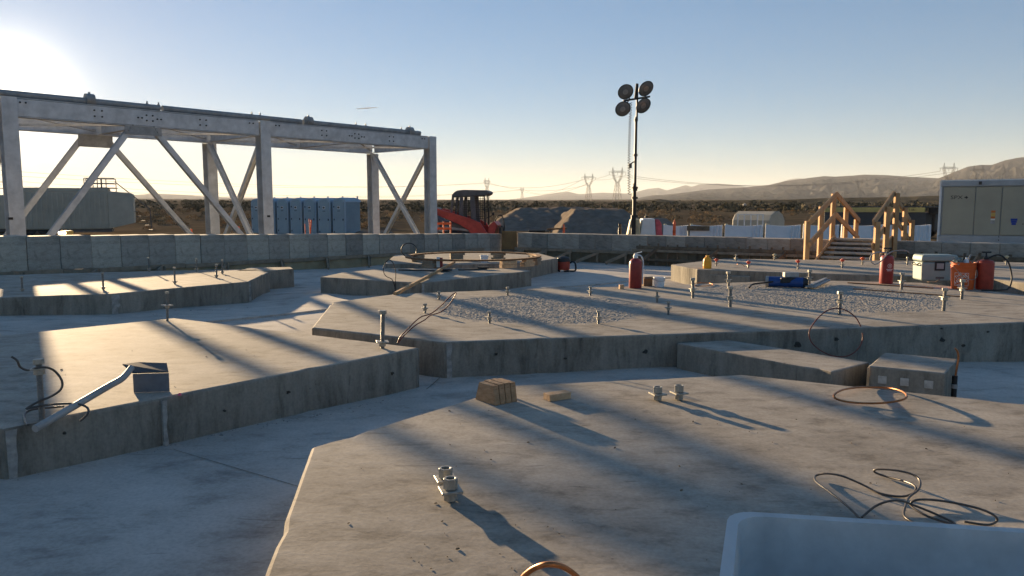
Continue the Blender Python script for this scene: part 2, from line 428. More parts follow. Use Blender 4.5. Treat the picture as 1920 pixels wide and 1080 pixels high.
def floor_sheet(name, t0, t1, dz, face):
    bm = bmesh.new(); ds = 0.4; ss = np.arange(-22, 26.01, ds); ts = np.arange(t0, t1 + 0.001, ds)
    if len(ts) and abs(ts[-1] - t1) > 1e-3: ts = np.append(ts, t1)
    g = []
    for t in ts:
        row = []
        for s_ in ss:
            p = SA + sdir * s_ + snor * t
            row.append(bm.verts.new((p.x, p.y, floor_z(p.x, p.y) + dz)))
        g.append(row)
    for i in range(len(ts) - 1):
        for j in range(len(ss) - 1): bm.faces.new((g[i][j], g[i][j + 1], g[i + 1][j + 1], g[i + 1][j]))
    if face:
        low = [bm.verts.new((v.co.x, v.co.y, v.co.z - 0.12)) for v in g[0]]
        for j in range(len(ss) - 1): bm.faces.new((low[j], low[j + 1], g[0][j + 1], g[0][j]))
    for o, n in ((LW0 - LWN * 0.3, -LWN), (RW0 - RWN * 0.3, -RWN)):
        bmesh.ops.bisect_plane(bm, geom=bm.verts[:] + bm.edges[:] + bm.faces[:], plane_co=o, plane_no=n, clear_outer=True)
    for f in bm.faces: f.smooth = True
    me = bpy.data.meshes.new(name); bm.to_mesh(me); bm.free(); me.materials.append(M['floor'])
    me.set_sharp_from_angle(angle=R(30))
    o = bpy.data.objects.new(name, me); COL.objects.link(o); return tag(o, kind='structure')
near_floor = floor_sheet('concrete_floor', -15.0, 0.0, -STEP * 0.5, False)
far_floor = floor_sheet('raised_concrete_floor', 0.0, 24.0, 0.0, True)

# ------------------------------------------------------------------ terrain
def terr(x, y):
    r = math.hypot(x, y)
    z = -0.64
    if r > 55: z += 0.0112 * (r - 55)
    if r > 35:
        k = min((r - 35) / 120.0, 1.0)
        z += k * 0.55 * mnoise.noise(Vector((x / 37.0, y / 37.0, 0.3))) + k * min(r / 600.0, 4.0) * 1.0 * mnoise.noise(Vector((x / 260.0, y / 260.0, 1.7)))
    return z
def terrain():
    rad = [0.0] + [4.0 * 1.065 ** i for i in range(134)]
    na = 288; vs = [(0, 0, -0.64)]; fs = []
    for r in rad[1:]:
        for a in range(na):
            t = 2 * math.pi * a / na; x, y = r * math.sin(t), r * math.cos(t)
            vs.append((x, y, terr(x, y)))
    for a in range(na): fs.append((0, 1 + (a + 1) % na, 1 + a))
    for i in range(len(rad) - 2):
        b0, b1 = 1 + i * na, 1 + (i + 1) * na
        for a in range(na): fs.append((b0 + a, b0 + (a + 1) % na, b1 + (a + 1) % na, b1 + a))
    m = bpy.data.materials.new('desert_ground'); m.use_nodes = True
    nt = m.node_tree; N = nt.nodes; L = nt.links; b = N['Principled BSDF']; b.inputs['Roughness'].default_value = 1.0; b.inputs['Specular IOR Level'].default_value = 0.0
    tc = N.new('ShaderNodeTexCoord')
    n1 = N.new('ShaderNodeTexNoise'); n1.inputs['Scale'].default_value = 0.018; n1.inputs['Detail'].default_value = 12; n1.inputs['Roughness'].default_value = 0.7
    n2 = N.new('ShaderNodeTexNoise'); n2.inputs['Scale'].default_value = 0.35; n2.inputs['Detail'].default_value = 9; n2.inputs['Roughness'].default_value = 0.7
    L.new(tc.outputs['Object'], n1.inputs['Vector']); L.new(tc.outputs['Object'], n2.inputs['Vector'])
    r1 = N.new('ShaderNodeValToRGB'); e = r1.color_ramp.elements; e[0].position = 0.38; e[0].color = (0.05, 0.044, 0.03, 1); e[1].position = 0.62; e[1].color = (0.15, 0.11, 0.07, 1)
    r2 = N.new('ShaderNodeValToRGB'); e = r2.color_ramp.elements; e[0].position = 0.35; e[0].color = (0.06, 0.052, 0.037, 1); e[1].position = 0.62; e[1].color = (0.17, 0.13, 0.09, 1)
    L.new(n1.outputs['Fac'], r1.inputs['Fac']); L.new(n2.outputs['Fac'], r2.inputs['Fac'])
    mx = N.new('ShaderNodeMix'); mx.data_type = 'RGBA'; mx.inputs['Factor'].default_value = 0.5
    L.new(r1.outputs['Color'], mx.inputs['A']); L.new(r2.outputs['Color'], mx.inputs['B']); L.new(mx.outputs['Result'], b.inputs['Base Color'])
    bp = N.new('ShaderNodeBump'); bp.inputs['Strength'].default_value = 0.2; bp.inputs['Distance'].default_value = 0.1; L.new(n2.outputs['Fac'], bp.inputs['Height']); L.new(bp.outputs['Normal'], b.inputs['Normal'])
    mb = MB(); mb.add(vs, fs); o = mb.build('desert_ground', m, smooth=60)
    tag(o, kind='structure')
terrain()

# ------------------------------------------------------------------ hills
def hill_mat(name, c1, c2, sc):
    m = mat(name, c1, 0.95, col2=c2, scale=sc, spec=0.0, bump=0.8, bscale=sc * 5)
    m.node_tree.nodes['Bump'].inputs['Distance'].default_value = 0.12 / sc; return m
def ridge(name, prof, Y, front, back, mt, namp=0.14, nscale=1.0, nu=220, seed=0.0):
    pxs = np.array([p[0] for p in prof], float); pys = np.array([p[1] for p in prof], float)
    us = np.linspace(pxs[0], pxs[-1], nu); ys = np.interp(us, pxs, pys)
    nv = 44; vs = []; fs = []
    tops = [D(u, y_, Y) for u, y_ in zip(us, ys)]
    for j in range(nv):
        v = j / (nv - 1)
        for i in range(nu):
            T = tops[i]
            if v <= 0.7:
                k = v / 0.7; yy = Y - front * (1 - k); sh = k ** 1.45
            else:
                k = (v - 0.7) / 0.3; yy = Y + back * k; sh = 1 - k * k * (3 - 2 * k) * 0.9
            dirx = T.x / T.y; x = dirx * yy if v <= 0.7 else T.x + (yy - Y) * dirx
            base = terr(x, yy) - 4.0
            ht = T.z - (terr(T.x, Y) - 4.0)
            q = Vector((x / (Y * 0.05) * nscale + seed, yy / (Y * 0.05) * nscale, seed))
            nz = mnoise.fractal(q, 1.0, 2.1, 6); rg = abs(mnoise.noise(q * 1.7)) * -1.2 + 0.35
            amp = namp * math.sin(math.pi * min(v / 0.7, 1.0)) if v <= 0.7 else namp * 0.6 * k
            z = base + ht * max(sh + amp * (nz * 0.7 + rg), 0.0)
            vs.append((x, yy, z))
    for j in range(nv - 1):
        for i in range(nu - 1): a = j * nu + i; fs.append((a, a + 1, a + nu + 1, a + nu))
    mb = MB(); mb.add(vs, fs); o = mb.build(name, mt, smooth=80); tag(o, kind='structure'); return o
hm1 = hill_mat('far_range_rock', (0.06, 0.06, 0.066), (0.10, 0.098, 0.10), 0.0016)
hm2 = hill_mat('brown_hill_scrub', (0.04, 0.039, 0.039), (0.085, 0.081, 0.077), 0.006)
hm3 = hill_mat('near_hill_scrub', (0.05, 0.045, 0.032), (0.115, 0.095, 0.065), 0.03)
ridge('far_mountain_range', [(930, 377), (980, 371), (1010, 367), (1045, 361), (1065, 359), (1085, 364), (1130, 361), (1180, 363), (1215, 354), (1235, 352), (1250, 357), (1285, 347),
                             (1297, 350), (1310, 346), (1345, 344), (1372, 346), (1400, 350), (1450, 346), (1480, 336), (1500, 334), (1540, 338), (1700, 350), (2100, 350)], 9000, 2600, 2600, hm1, 0.30, 1.6, 300, 2.0)
ridge('left_far_ridge', [(-500, 372), (-200, 364), (120, 368), (245, 366), (290, 363), (335, 365), (400, 369), (520, 372), (700, 374), (900, 377)], 7000, 2000, 2000, hm1, 0.10, 1.0, 160, 5.0)
ridge('brown_hills', [(1150, 382), (1205, 370), (1225, 366), (1240, 366), (1290, 360), (1330, 355), (1400, 351), (1440, 347), (1470, 340), (1520, 333), (1545, 330), (1565, 331), (1600, 329),
                      (1620, 327), (1660, 328), (1700, 331), (1760, 334), (1850, 338), (2000, 346), (2200, 360)], 4200, 2300, 1600, hm2, 0.34, 2.2, 300, 9.0)
ridge('right_mountain', [(1680, 366), (1740, 344), (1760, 334), (1790, 322), (1815, 312), (1840, 309), (1860, 309), (1885, 300), (1905, 296), (1920, 294), (1960, 286), (2050, 270), (2200, 280), (2500, 330)], 3300, 1500, 1500, hm2, 0.34, 2.4, 240, 13.0)
ridge('scrub_rise', [(1000, 382), (1090, 379), (1160, 380), (1200, 377), (1235, 373), (1270, 377), (1400, 375), (1480, 374), (1560, 371), (1640, 370), (1760, 367), (1900, 366), (2200, 364)], 420, 230, 160, hm3, 0.10, 1.5, 240, 4.0)

# ------------------------------------------------------------------ scrub (uncountable): one mass of small leaf faces
def scrub(name, n, dist, ang, size, cols, leaves, label, keep=None, dens=1.0):
    vs = []; fs = []; mi = []
    k = 0; tries = 0
    while k < n and tries < n * 20:
        tries += 1
        a = R(random.uniform(*ang)); u = random.random(); r = dist[0] * (dist[1] / dist[0]) ** (u ** dens)
        x, y = r * math.sin(a), r * math.cos(a)
        if keep and not keep(x, y): continue
        if mnoise.noise(Vector((x / 22.0, y / 22.0, 5))) < -0.25 and random.random() < 0.7: continue
        k += 1
        w = random.uniform(*size) * (1.0 + r / 500.0 * 0.35); h = w * random.uniform(0.55, 0.95)
        z0 = terr(x, y); m_ = random.randrange(len(cols))
        for _ in range(leaves):
            th = random.uniform(0, 2 * math.pi); ph = random.random() ** 0.6; rr = random.random() ** 0.4
            c = Vector((x + w * rr * math.cos(th) * math.sqrt(1 - ph * ph * 0.8), y + w * rr * math.sin(th) * math.sqrt(1 - ph * ph * 0.8), z0 + h * (0.05 + ph * 0.95)))
            s_ = w * random.uniform(0.09, 0.20) * (1.9 if leaves < 50 else 1.0)
            d1 = Vector((random.gauss(0, 1), random.gauss(0, 1), random.gauss(0.4, 1))).normalized() * s_
            d2 = d1.cross(Vector((random.gauss(0, 1), random.gauss(0, 1), random.gauss(0, 1)))).normalized() * s_ * 0.6
            b = len(vs); vs += [tuple(c - d1), tuple(c + d2), tuple(c + d1), tuple(c - d2)]
            fs.append((b, b + 1, b + 2, b + 3)); mi.append(m_)
    mb = MB(); mb.v = vs; mb.f = fs; mb.m = mi
    o = mb.build(name, cols, fix=False); tag(o, label, 'scrub', kind='stuff'); return o
g1 = mat('dry_grass', (0.30, 0.20, 0.10), 0.9, col2=(0.44, 0.31, 0.17), scale=0.6, spec=0.0)
g2 = mat('dry_brush', (0.20, 0.145, 0.085), 0.9, col2=(0.32, 0.23, 0.13), scale=0.6, spec=0.0)
g3 = mat('grey_sage', (0.11, 0.098, 0.068), 0.9, col2=(0.18, 0.155, 0.105), scale=0.5, spec=0.0)
g4 = mat('dark_creosote', (0.055, 0.05, 0.032), 0.9, col2=(0.10, 0.088, 0.056), scale=0.5, spec=0.0)
def open_land(x, y):
    return not (abs(x - 5) < 16 and 40 < y < 72) and not (x > 10 and y < 70) and not (-36 < x < -21 and y < 56)
scrub('dry_brush', 900, (54, 170), (-50, 60), (0.35, 0.9), [g1, g2, g2, g3], 85, 'tan dry brush and bunch grass on the desert beyond the yard', open_land)
scrub('dark_scrub', 1900, (140, 620), (-50, 62), (0.7, 1.5), [g3, g4, g4], 26, 'dark low scrub covering the flats out to the hills', None)

# ------------------------------------------------------------------ concrete pads
def pad(name, outline, z, label, parent_extra=None, bev=0.018, zlow=None, cat='concrete pad'):
    pts = [P(px, py, z) for px, py in outline]
    area = sum(pts[i].x * pts[(i + 1) % len(pts)].y - pts[(i + 1) % len(pts)].x * pts[i].y for i in range(len(pts)))
    if area < 0: pts.reverse()
    fine = []
    for i, p in enumerate(pts):
        q = pts[(i + 1) % len(pts)]; L_ = (q - p).length; k_ = min(max(int(L_ / 0.11), 1), 60); nr = Vector(((q - p).y, -(q - p).x, 0)).normalized()
        for t in range(k_):
            j_ = 0.0 if t == 0 else 0.006 * mnoise.noise(Vector((p.x * 3 + t * 0.9, p.y * 3, 0))) - (random.uniform(0.006, 0.022) if random.random() < 0.07 else 0.0)
            fine.append(p + (q - p) * (t / k_) + nr * j_)
    pts = fine
    c = sum(pts, Vector()) / len(pts)
    root = empty(name, (c.x, c.y, z)); tag(root, label, cat)
    loc = [p - c for p in pts]
    zb = [ground_z(p.x, p.y) - 0.06 - z for p in pts]
    n = len(loc); mb = MB()
    vs = [(p.x, p.y, zb[i]) for i, p in enumerate(loc)] + [(p.x, p.y, 0) for p in loc]
    mb.add(vs, [tuple(range(n, 2 * n))], 0)
    # sides in lengths of about 0.4 m so that edges can be slightly uneven
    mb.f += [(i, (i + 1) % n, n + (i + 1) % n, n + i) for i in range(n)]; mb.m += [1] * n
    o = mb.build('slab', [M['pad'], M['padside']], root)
    bevel(o, bev, 2, 40)
    return root, o

front_pad, _ = pad('concrete_pad', [(430, 1260), (490, 1090), (583, 838), (965, 722), (1390, 702), (1920, 757), (2500, 850), (3000, 1260)], 0.0,
                   'large octagonal concrete pad in the foreground carrying the wood blocks and nut pairs')
left_pad, _ = pad('concrete_pad', [(5, 803), (787, 652), (328, 596), (0, 629), (-420, 690), (-330, 760)], 0.0,
                  'tan concrete pad at left with the hoe and the cabled rod')
far_left_pad, _ = pad('concrete_pad', [(-330, 556), (0, 557.5), (207, 551), (466, 528), (505, 510), (480, 505.5), (300, 507.5), (100, 513), (-150, 521)], 0.0,
                      'low concrete pad at far left, half in the shadow of the block wall')
mid_pad, mid_slab = pad('concrete_pad', [(584, 614), (834, 641), (1270, 626), (1920, 604), (2350, 590), (2350, 575), (1920, 553), (1860, 546), (1727, 530), (1560, 526), (1420, 528), (1180, 537), (1000, 541), (741, 551), (622, 567)], 0.0,
                        'long concrete pad across the middle with two round chipped areas ringed by bolts')
ring_pad, _ = pad('concrete_pad', [(721, 494), (850, 496), (996, 492), (1046, 484), (1010, 474.5), (880, 472.5), (740, 478)], 0.0,
                  'small concrete pad at the back under the steel ring')
wedge_pad, _ = pad('concrete_pad', [(600, 519.4), (790, 530.5), (997, 507.6), (960, 503.5), (725, 503), (640, 511)], 0.0,
                   'pointed concrete pad in front of the steel ring with the long pole on it')
back_pad, _ = pad('concrete_pad', [(1258, 496), (1307, 505), (1552, 513), (1727, 518), (1860, 523), (1920, 530), (2150, 556), (2300, 520), (1920, 492), (1700, 489), (1490, 486.5), (1357, 485)], 0.0,
                  'back right concrete pad with red capped bolts in front of the wooden steps')
block_pad, _ = pad('concrete_pad', [(440, 508), (505, 507), (551, 504), (545, 500.5), (470, 501.5)], 0.0, 'small square-ended concrete block behind the far left pad')
strip_pad, _ = pad('concrete_curb', [(1269, 643), (1560, 697), (1631, 679), (1365, 637)], -0.07, 'long low concrete curb lying between the middle pad and the foreground pad', bev=0.012, cat='curb')
vault, vslab = pad('concrete_vault', [(1627.5, 686), (1773, 700), (1797, 673), (1659, 661)], -0.02, 'square concrete box with three pale patches on its front', bev=0.012, cat='concrete box')
low_block, _ = pad('concrete_block', [(1327, 515), (1405, 519), (1419, 512), (1355, 509.5)], -0.09, 'low concrete block against the front of the back right pad', bev=0.01, cat='block')

# grout smears down the pad corners, pale patches on the vault
def seam(root, px, pt, pb, w, dirv, z=0.0):
    a = P(px, pt, z); g = ground_z(a.x, a.y) - 0.02
    d = (P(*dirv, z) - a); d.z = 0; d.normalize()
    nrm = Vector((d.y, -d.x, 0))
    if nrm.y > 0: nrm = -nrm
    mb = MB(); n = 7
    L = []; Rr = []
    for i in range(n):
        t = i / (n - 1); zz = z - 0.015 + (g - z) * t
        j1, j2 = random.uniform(-.15, .15) * w, random.uniform(-.2, .2) * w
        L.append(a + d * (0.01 + j1 * 0.3) + nrm * 0.004 + Vector((0, 0, zz - z))); Rr.append(a + d * (w + j2) + nrm * 0.004 + Vector((0, 0, zz - z)))
    vs = L + Rr
    base = Vector(root.location)
    back = [v - nrm * 0.03 for v in vs]
    allv = [v - base for v in vs + back]
    fs = [(i, i + 1, n + i + 1, n + i) for i in range(n - 1)]
    N2 = 2 * n
    fs += [(i, N2 + i, N2 + i + 1, i + 1) for i in range(n - 1)] + [(n + i, n + i + 1, N2 + n + i + 1, N2 + n + i) for i in range(n - 1)]
    mb.add(allv, fs); mb.build('grout_seam', M['grout'], root)
seam(left_pad, 300, 747.5, 830, 0.035, (420, 724))
seam(left_pad, 6, 803, 893, 0.05, (200, 766))
seam(mid_pad, 835, 641, 692, 0.05, (1270, 626))
seam(far_left_pad, 207, 551, 590, 0.10, (466, 528))
seam(far_left_pad, 466, 528, 571, 0.05, (505, 510))
seam(wedge_pad, 790, 530.5, 548, 0.06, (997, 507.6))
seam(left_pad, 784, 652.6, 735, 0.012, (600, 688))

va, vb = P(1627.5, 686, -0.02), P(1773, 700, -0.02)
vd = (vb - va); vlen = vd.length; vd.normalize(); vnr = Vector((vd.y, -vd.x, 0))
if vnr.y > 0: vnr = -vnr
Mv = Matrix((vd, -vnr, Vector((0, 0, 1)))).transposed()
for t in (0.20, 0.49, 0.80):
    mb = MB(); c = va + vd * (vlen * t) + vnr * 0.001 + Vector((0, 0, -0.09)) - Vector(vault.location)
    mb.box(c, (0.055, 0.010, 0.055), Mv); bevel(mb.build('pale_patch', M['palepatch'], vault), 0.003)
mb = MB(); c = va + vnr * 0.012 + vd * 0.005 + Vector((0, 0, -0.085)) - Vector(vault.location)
mb.box(c, (0.016, 0.014, 0.15), Mv); mb.build('wood_strip', M['woodlight'], vault)
# conduit with a copper tail beside the vault
cb = P(1790, 712, -0.10); gz = ground_z(cb.x, cb.y)
cd = empty('conduit', (cb.x, cb.y, gz)); tag(cd, 'black conduit stub with a bare copper tail beside the concrete box', 'conduit')
mb = MB(); mb.cyl((0, 0, 0), (0, 0, -gz - 0.07), 0.018, n=14); mb.cyl((0, 0, -gz - 0.16), (0, 0, -gz - 0.13), 0.021, n=14, m=1); mb.build('pipe', [M['black'], M['steelgrey']], cd, 40)
mb = MB(); mb.tube(crom([(0, 0, -gz - 0.1), (0.012, 0, -gz + 0.0), (0.016, 0.0, -gz + 0.06), (0.008, 0, -gz + 0.10), (-0.012, 0, -gz + 0.125)]), 0.007); mb.build('copper_tail', M['copper'], cd, 60)

# round chipped areas on the middle pad
def chipped(cx, cy, r, seed):
    bm = bmesh.new(); n = 200; base = Vector(mid_pad.location); g = {}
    for i in range(n + 1):
        for j in range(n + 1):
            x = (i / n * 2 - 1) * r * 1.05; y = (j / n * 2 - 1) * r * 1.05
            ang = math.atan2(y, x); rr = r * (0.95 + 0.06 * mnoise.noise(Vector((math.cos(ang) * 2, math.sin(ang) * 2, seed))) + 0.06 * mnoise.noise(Vector((math.cos(ang) * 13, math.sin(ang) * 13, seed))))
            d = math.hypot(x, y)
            if d > rr: continue
            q = Vector(((cx + x), (cy + y), seed))
            h = 0.35 * mnoise.fractal(q * 9, 1.0, 2.0, 4) + 0.4 * mnoise.noise(q * 31) + random.uniform(-0.45, 0.45)
            e = min((rr - d) / 0.22, 1.0)
            g[i, j] = bm.verts.new((cx + x - base.x, cy + y - base.y, -0.0025 + e * (0.0035 + 0.005 * h)))
    for i in range(n):
        for j in range(n):
            k = [(i, j), (i + 1, j), (i + 1, j + 1), (i, j + 1)]
            if all(q in g for q in k): bm.faces.new([g[q] for q in k])
    me = bpy.data.meshes.new('chipped_area'); bm.to_mesh(me); bm.free(); me.materials.append(M['chip'])
    o = bpy.data.objects.new('chipped_area', me); COL.objects.link(o); o.parent = mid_pad; return o
C1 = Vector((0.34, 8.25)); C2 = Vector((3.85, 9.35))
o = chipped(C1.x, C1.y, 1.42, 3.0); o['label'] = 'smaller round area of chipped rough concrete'
o = chipped(C2.x, C2.y, 1.72, 8.0); o['label'] = 'larger round area of chipped rough concrete'

# saw-cut joints in the floor and hairline cracks
def joint(p, q, zf, w=0.005):
    mb = MB(); n = 14; vs = []
    d = (q - p); d.z = 0; L = d.length; d.normalize(); s_ = Vector((-d.y, d.x, 0)) * w / 2
    for i in range(n + 1):
        c = p + (q - p) * (i / n); z = zf(c.x, c.y) + 0.004
        vs += [(c.x - s_.x, c.y - s_.y, z), (c.x + s_.x, c.y + s_.y, z)]
    mb.add(vs, [(2 * i, 2 * i + 2, 2 * i + 3, 2 * i + 1) for i in range(n)])
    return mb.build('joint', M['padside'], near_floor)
joint(P(325, 838, -0.27), P(610, 926, -0.27), ground_z); joint(P(793, 726, -0.28), P(836, 691, -0.26), ground_z, 0.010)

# ------------------------------------------------------------------ block walls
def block_proto(kind):
    mb = MB(); L, T, H = 0.567, 0.57, 0.57
    mb.box((0, 0, H / 2), (L, T, H)); o = mb.build('concrete_block', kind)
    return o.data, o
protos = []
for k in ('block', 'block2', 'block3'):
    me, o = block_proto(M[k]); bpy.data.objects.remove(o)
    bm = bmesh.new(); bm.from_mesh(me); bmesh.ops.bevel(bm, geom=bm.edges[:], offset=0.008, segments=1, affect='EDGES'); bm.to_mesh(me); bm.free(); protos.append(me)
def block_wall(name, label, o0, d, nrm, n0, n1, top, pick, hk=1.0):
    root = empty(name, (o0.x, o0.y, -0.6)); tag(root, label, 'wall')
    rz = math.atan2(d.y, d.x)
    for i in range(n0, n1):
        c = o0 + d * (0.573 * (i + 0.5)) - nrm * (0.28 + random.uniform(-0.012, 0.012))
        b = bpy.data.objects.new('concrete_block', protos[pick(i)]); COL.objects.link(b)
        b.parent = root; b.location = Vector((c.x, c.y, top(i) - 0.57 * hk + random.uniform(-0.006, 0.006))) - Vector(root.location)
        b.scale = (1, 1, hk)
        b.rotation_euler = (random.uniform(-.006, .006), random.uniform(-.006, .006), rz + random.uniform(-.012, .012))
    mb = MB(); a = o0 + d * (0.573 * n0) - nrm * 0.28; e = o0 + d * (0.573 * n1) - nrm * 0.28
    zt0, zt1 = top(n0) - 0.57 * hk - 0.015, top(n1) - 0.57 * hk - 0.015
    Lv = Vector(root.location)
    side = nrm * 0.255
    vs = [a - side, a + side, e + side, e - side]
    vs = [Vector((v.x, v.y, -0.7)) - Lv for v in vs] + [Vector((v.x, v.y, z)) - Lv for v, z in zip(vs, (zt0, zt0, zt1, zt1))]
    mb.add(vs, [(3, 2, 1, 0), (4, 5, 6, 7), (0, 1, 5, 4), (1, 2, 6, 5), (2, 3, 7, 6), (3, 0, 4, 7)])
    mb.build('footing', M['block3'], root)
    return root
def left_top(i):                       # the row steps down gently to the right
    c = LW0 + LWD * (0.573 * (i + 0.5)); px = 960 + F * c.x / (c.y * CP + 0.7 * SP)
    return D(px, float(np.interp(px, [-600, 57, 428, 920], [448, 442.5, 440, 438.5])), c.y).z
rl = random.Random(3)
pl = [rl.choices((0, 1, 2), (6, 4, 0.5))[0] for _ in range(60)]
block_wall('block_wall', 'long wall of square tan concrete blocks under the steel frame', LW0, LWD, LWN, 0, 32,
           left_top, lambda i: (pl[i] if i > 8 else (1 if i % 3 else 2)), 1.18)
block_wall('block_wall', 'darker wall of concrete blocks on the right that the wooden steps cross', RW0, RWD, RWN, 0, 30,
           lambda i: 0.301, lambda i: (2 if rl.random() < 0.45 else 1))
mb = MB(); mb.bar(LW0 + Vector((0.03, -0.10, 0.05)), RW0 + Vector((-0.03, -0.03, 0.05)), 0.03, 0.60, (0, 0, 1)); o = mb.build('plywood_sheet', M['plyrust'])
tag(o, 'rust-brown plywood sheet closing the corner between the block walls', 'plywood')

# ------------------------------------------------------------------ timber forms at the foot of the walls
def form_run(name, label, o0, d, nrm, s0, s1, zt, mats, step, brace_out, lean):
    root = empty(name, (o0.x, o0.y, 0)); tag(root, label, 'formwork'); Lv = Vector(root.location)
    pl_, rail, br = mats
    def pt(s_, off, z): p = o0 + d * s_ + nrm * off; return Vector((p.x, p.y, z)) - Lv
    s_ = s0; k = 0
    while s_ < s1 - 0.05:
        e = min(s_ + 2.44, s1)
        a = pt(s_ + 0.004, 0.10, 0); b = pt(e - 0.004, 0.10, 0)
        ga = min(ground_z(*(a + Lv).xy), ground_z(*(b + Lv).xy))
        zt_ = zt(s_); mb = MB(); mb.bar(a + Vector((0, 0, (zt_ + ga) / 2)), b + Vector((0, 0, (zt_ + ga) / 2)), 0.019, zt_ - ga + 0.02); mb.build('form_panel', pl_, root)
        mb = MB(); mb.bar(a + nrm * 0.05 + Vector((0, 0, zt_ - 0.035)), b + nrm * 0.05 + Vector((0, 0, zt_ - 0.03)), 0.04, 0.088); bevel(mb.build('waler', rail, root), 0.004, 1)
        s_ = e; k += 1
    s_ = s0 + step * 0.4
    while s_ < s1:
        a = pt(s_, 0.18, zt(s_) - 0.06); q = pt(s_ + lean + random.uniform(-.06, .06), 0.16 + brace_out, 0); q.z = ground_z(*(q + Lv).xy) + 0.04
        mb = MB(); mb.bar(a, q, 0.04, 0.088); bevel(mb.build('brace', br, root), 0.004, 1)
        st = pt(s_ - 0.05, 0.17, 0); g = ground_z(*(st + Lv).xy)
        mb = MB(); mb.box(st + Vector((0, 0, (zt(s_) + g) / 2 - 0.02)), (0.06, 0.06, zt(s_) - g)); mb.build('stake', br, root)
        s_ += step * random.uniform(0.9, 1.1)
    return root
form_run('timber_formwork', 'pale plywood formwork with kickers along the foot of the left wall', LW0, LWD, LWN, 1.0, 17.4, lambda s_: -0.18 + 0.0005 * s_ + 0.00045 * s_ * s_, (M['ply'], M['woodgrey'], M['woodgrey']), 1.35, 0.42, 0.25)
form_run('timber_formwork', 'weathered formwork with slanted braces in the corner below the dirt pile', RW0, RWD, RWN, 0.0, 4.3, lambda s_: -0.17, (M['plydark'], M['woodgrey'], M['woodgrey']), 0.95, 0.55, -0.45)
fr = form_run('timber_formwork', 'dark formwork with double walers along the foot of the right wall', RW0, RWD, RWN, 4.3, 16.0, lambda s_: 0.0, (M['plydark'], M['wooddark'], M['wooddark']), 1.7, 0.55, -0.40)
for i in range(40):
    s_ = 4.4 + i * 0.29
    p = RW0 + RWD * s_ + RWN * 0.135; g = ground_z(p.x, p.y)
    mb = MB(); mb.bar(Vector((p.x, p.y, g)) - Vector(fr.location), Vector((p.x, p.y, 0.05 + 0.02 * (i % 3))) - Vector(fr.location), 0.04, 0.05); mb.build('stud', M['wooddark'], fr)
a = RW0 + RWD * 4.2 + RWN * 0.20; b = RW0 + RWD * 15.0 + RWN * 0.20
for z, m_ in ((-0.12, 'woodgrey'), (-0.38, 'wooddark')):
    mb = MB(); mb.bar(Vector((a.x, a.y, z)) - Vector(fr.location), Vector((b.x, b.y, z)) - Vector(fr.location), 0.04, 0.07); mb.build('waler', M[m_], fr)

# ------------------------------------------------------------------ steel frame (galvanised) behind the left wall
Z0 = 18.0
def tn(n, w=0.0):                     # plan point: n bays along, w metres back
    base = Vector((-940 / F * Z0, Z0, 0)); bay = Vector((352 / F * Z0, 0.279 * Z0, 0))
    out = Vector((-bay.y, bay.x, 0)).normalized()
    return base + bay * n + out * w
TD = (tn(1) - tn(0)).normalized(); TN = Vector((-TD.y, TD.x, 0)); WID = 3.45
TOP = 3.72; GND = -0.66
fr_root = empty('pipe_rack', tn(0).to_tuple()[:2] + (GND,)); tag(fr_root, 'tall galvanised steel rack of columns, beams and crossed braces', 'steel rack')
FL = Vector(fr_root.location)
def fbuild(mb, name, m_='galv', bv=0.004):
    mb.v = [tuple(Vector(v) - FL) for v in mb.v]; o = mb.build(name, M[m_], fr_root); return o
def hsec(mb, p, q, w, d, up, tf=0.018, tw=0.012):    # H-section from p to q, flanges square to 'up'
    p, q = Vector(p), Vector(q); dd = (q - p).normalized(); up = Vector(up); up = (up - dd * up.dot(dd)).normalized()
    off = up * (d / 2 - tf / 2)
    mb.bar(p + off, q + off, w, tf, up); mb.bar(p - off, q - off, w, tf, up); mb.bar(p, q, tw, d - 2 * tf - 0.002, up)
def at(p, z): return Vector((p.x, p.y, z))
def bolts(mb, c, nrm, along, up, pat):
    for a_, u_ in pat:
        p = c + along * a_ + up * u_; mb.cyl(p, p + nrm * 0.022, 0.022, n=6)
BD = 0.46
cols = []
for n in (0, 1, 2):
    for w in (0.0, WID):
        p = tn(0.02 if n == 0 else n, w); mb = MB(); top = TOP if w == 0 else TOP - BD - 0.005
        hsec(mb, at(p, GND), at(p, top), 0.33, 0.34, TN)
        mb.box(at(p, GND + 0.015), (0.5, 0.5, 0.03)); fbuild(mb, 'column')
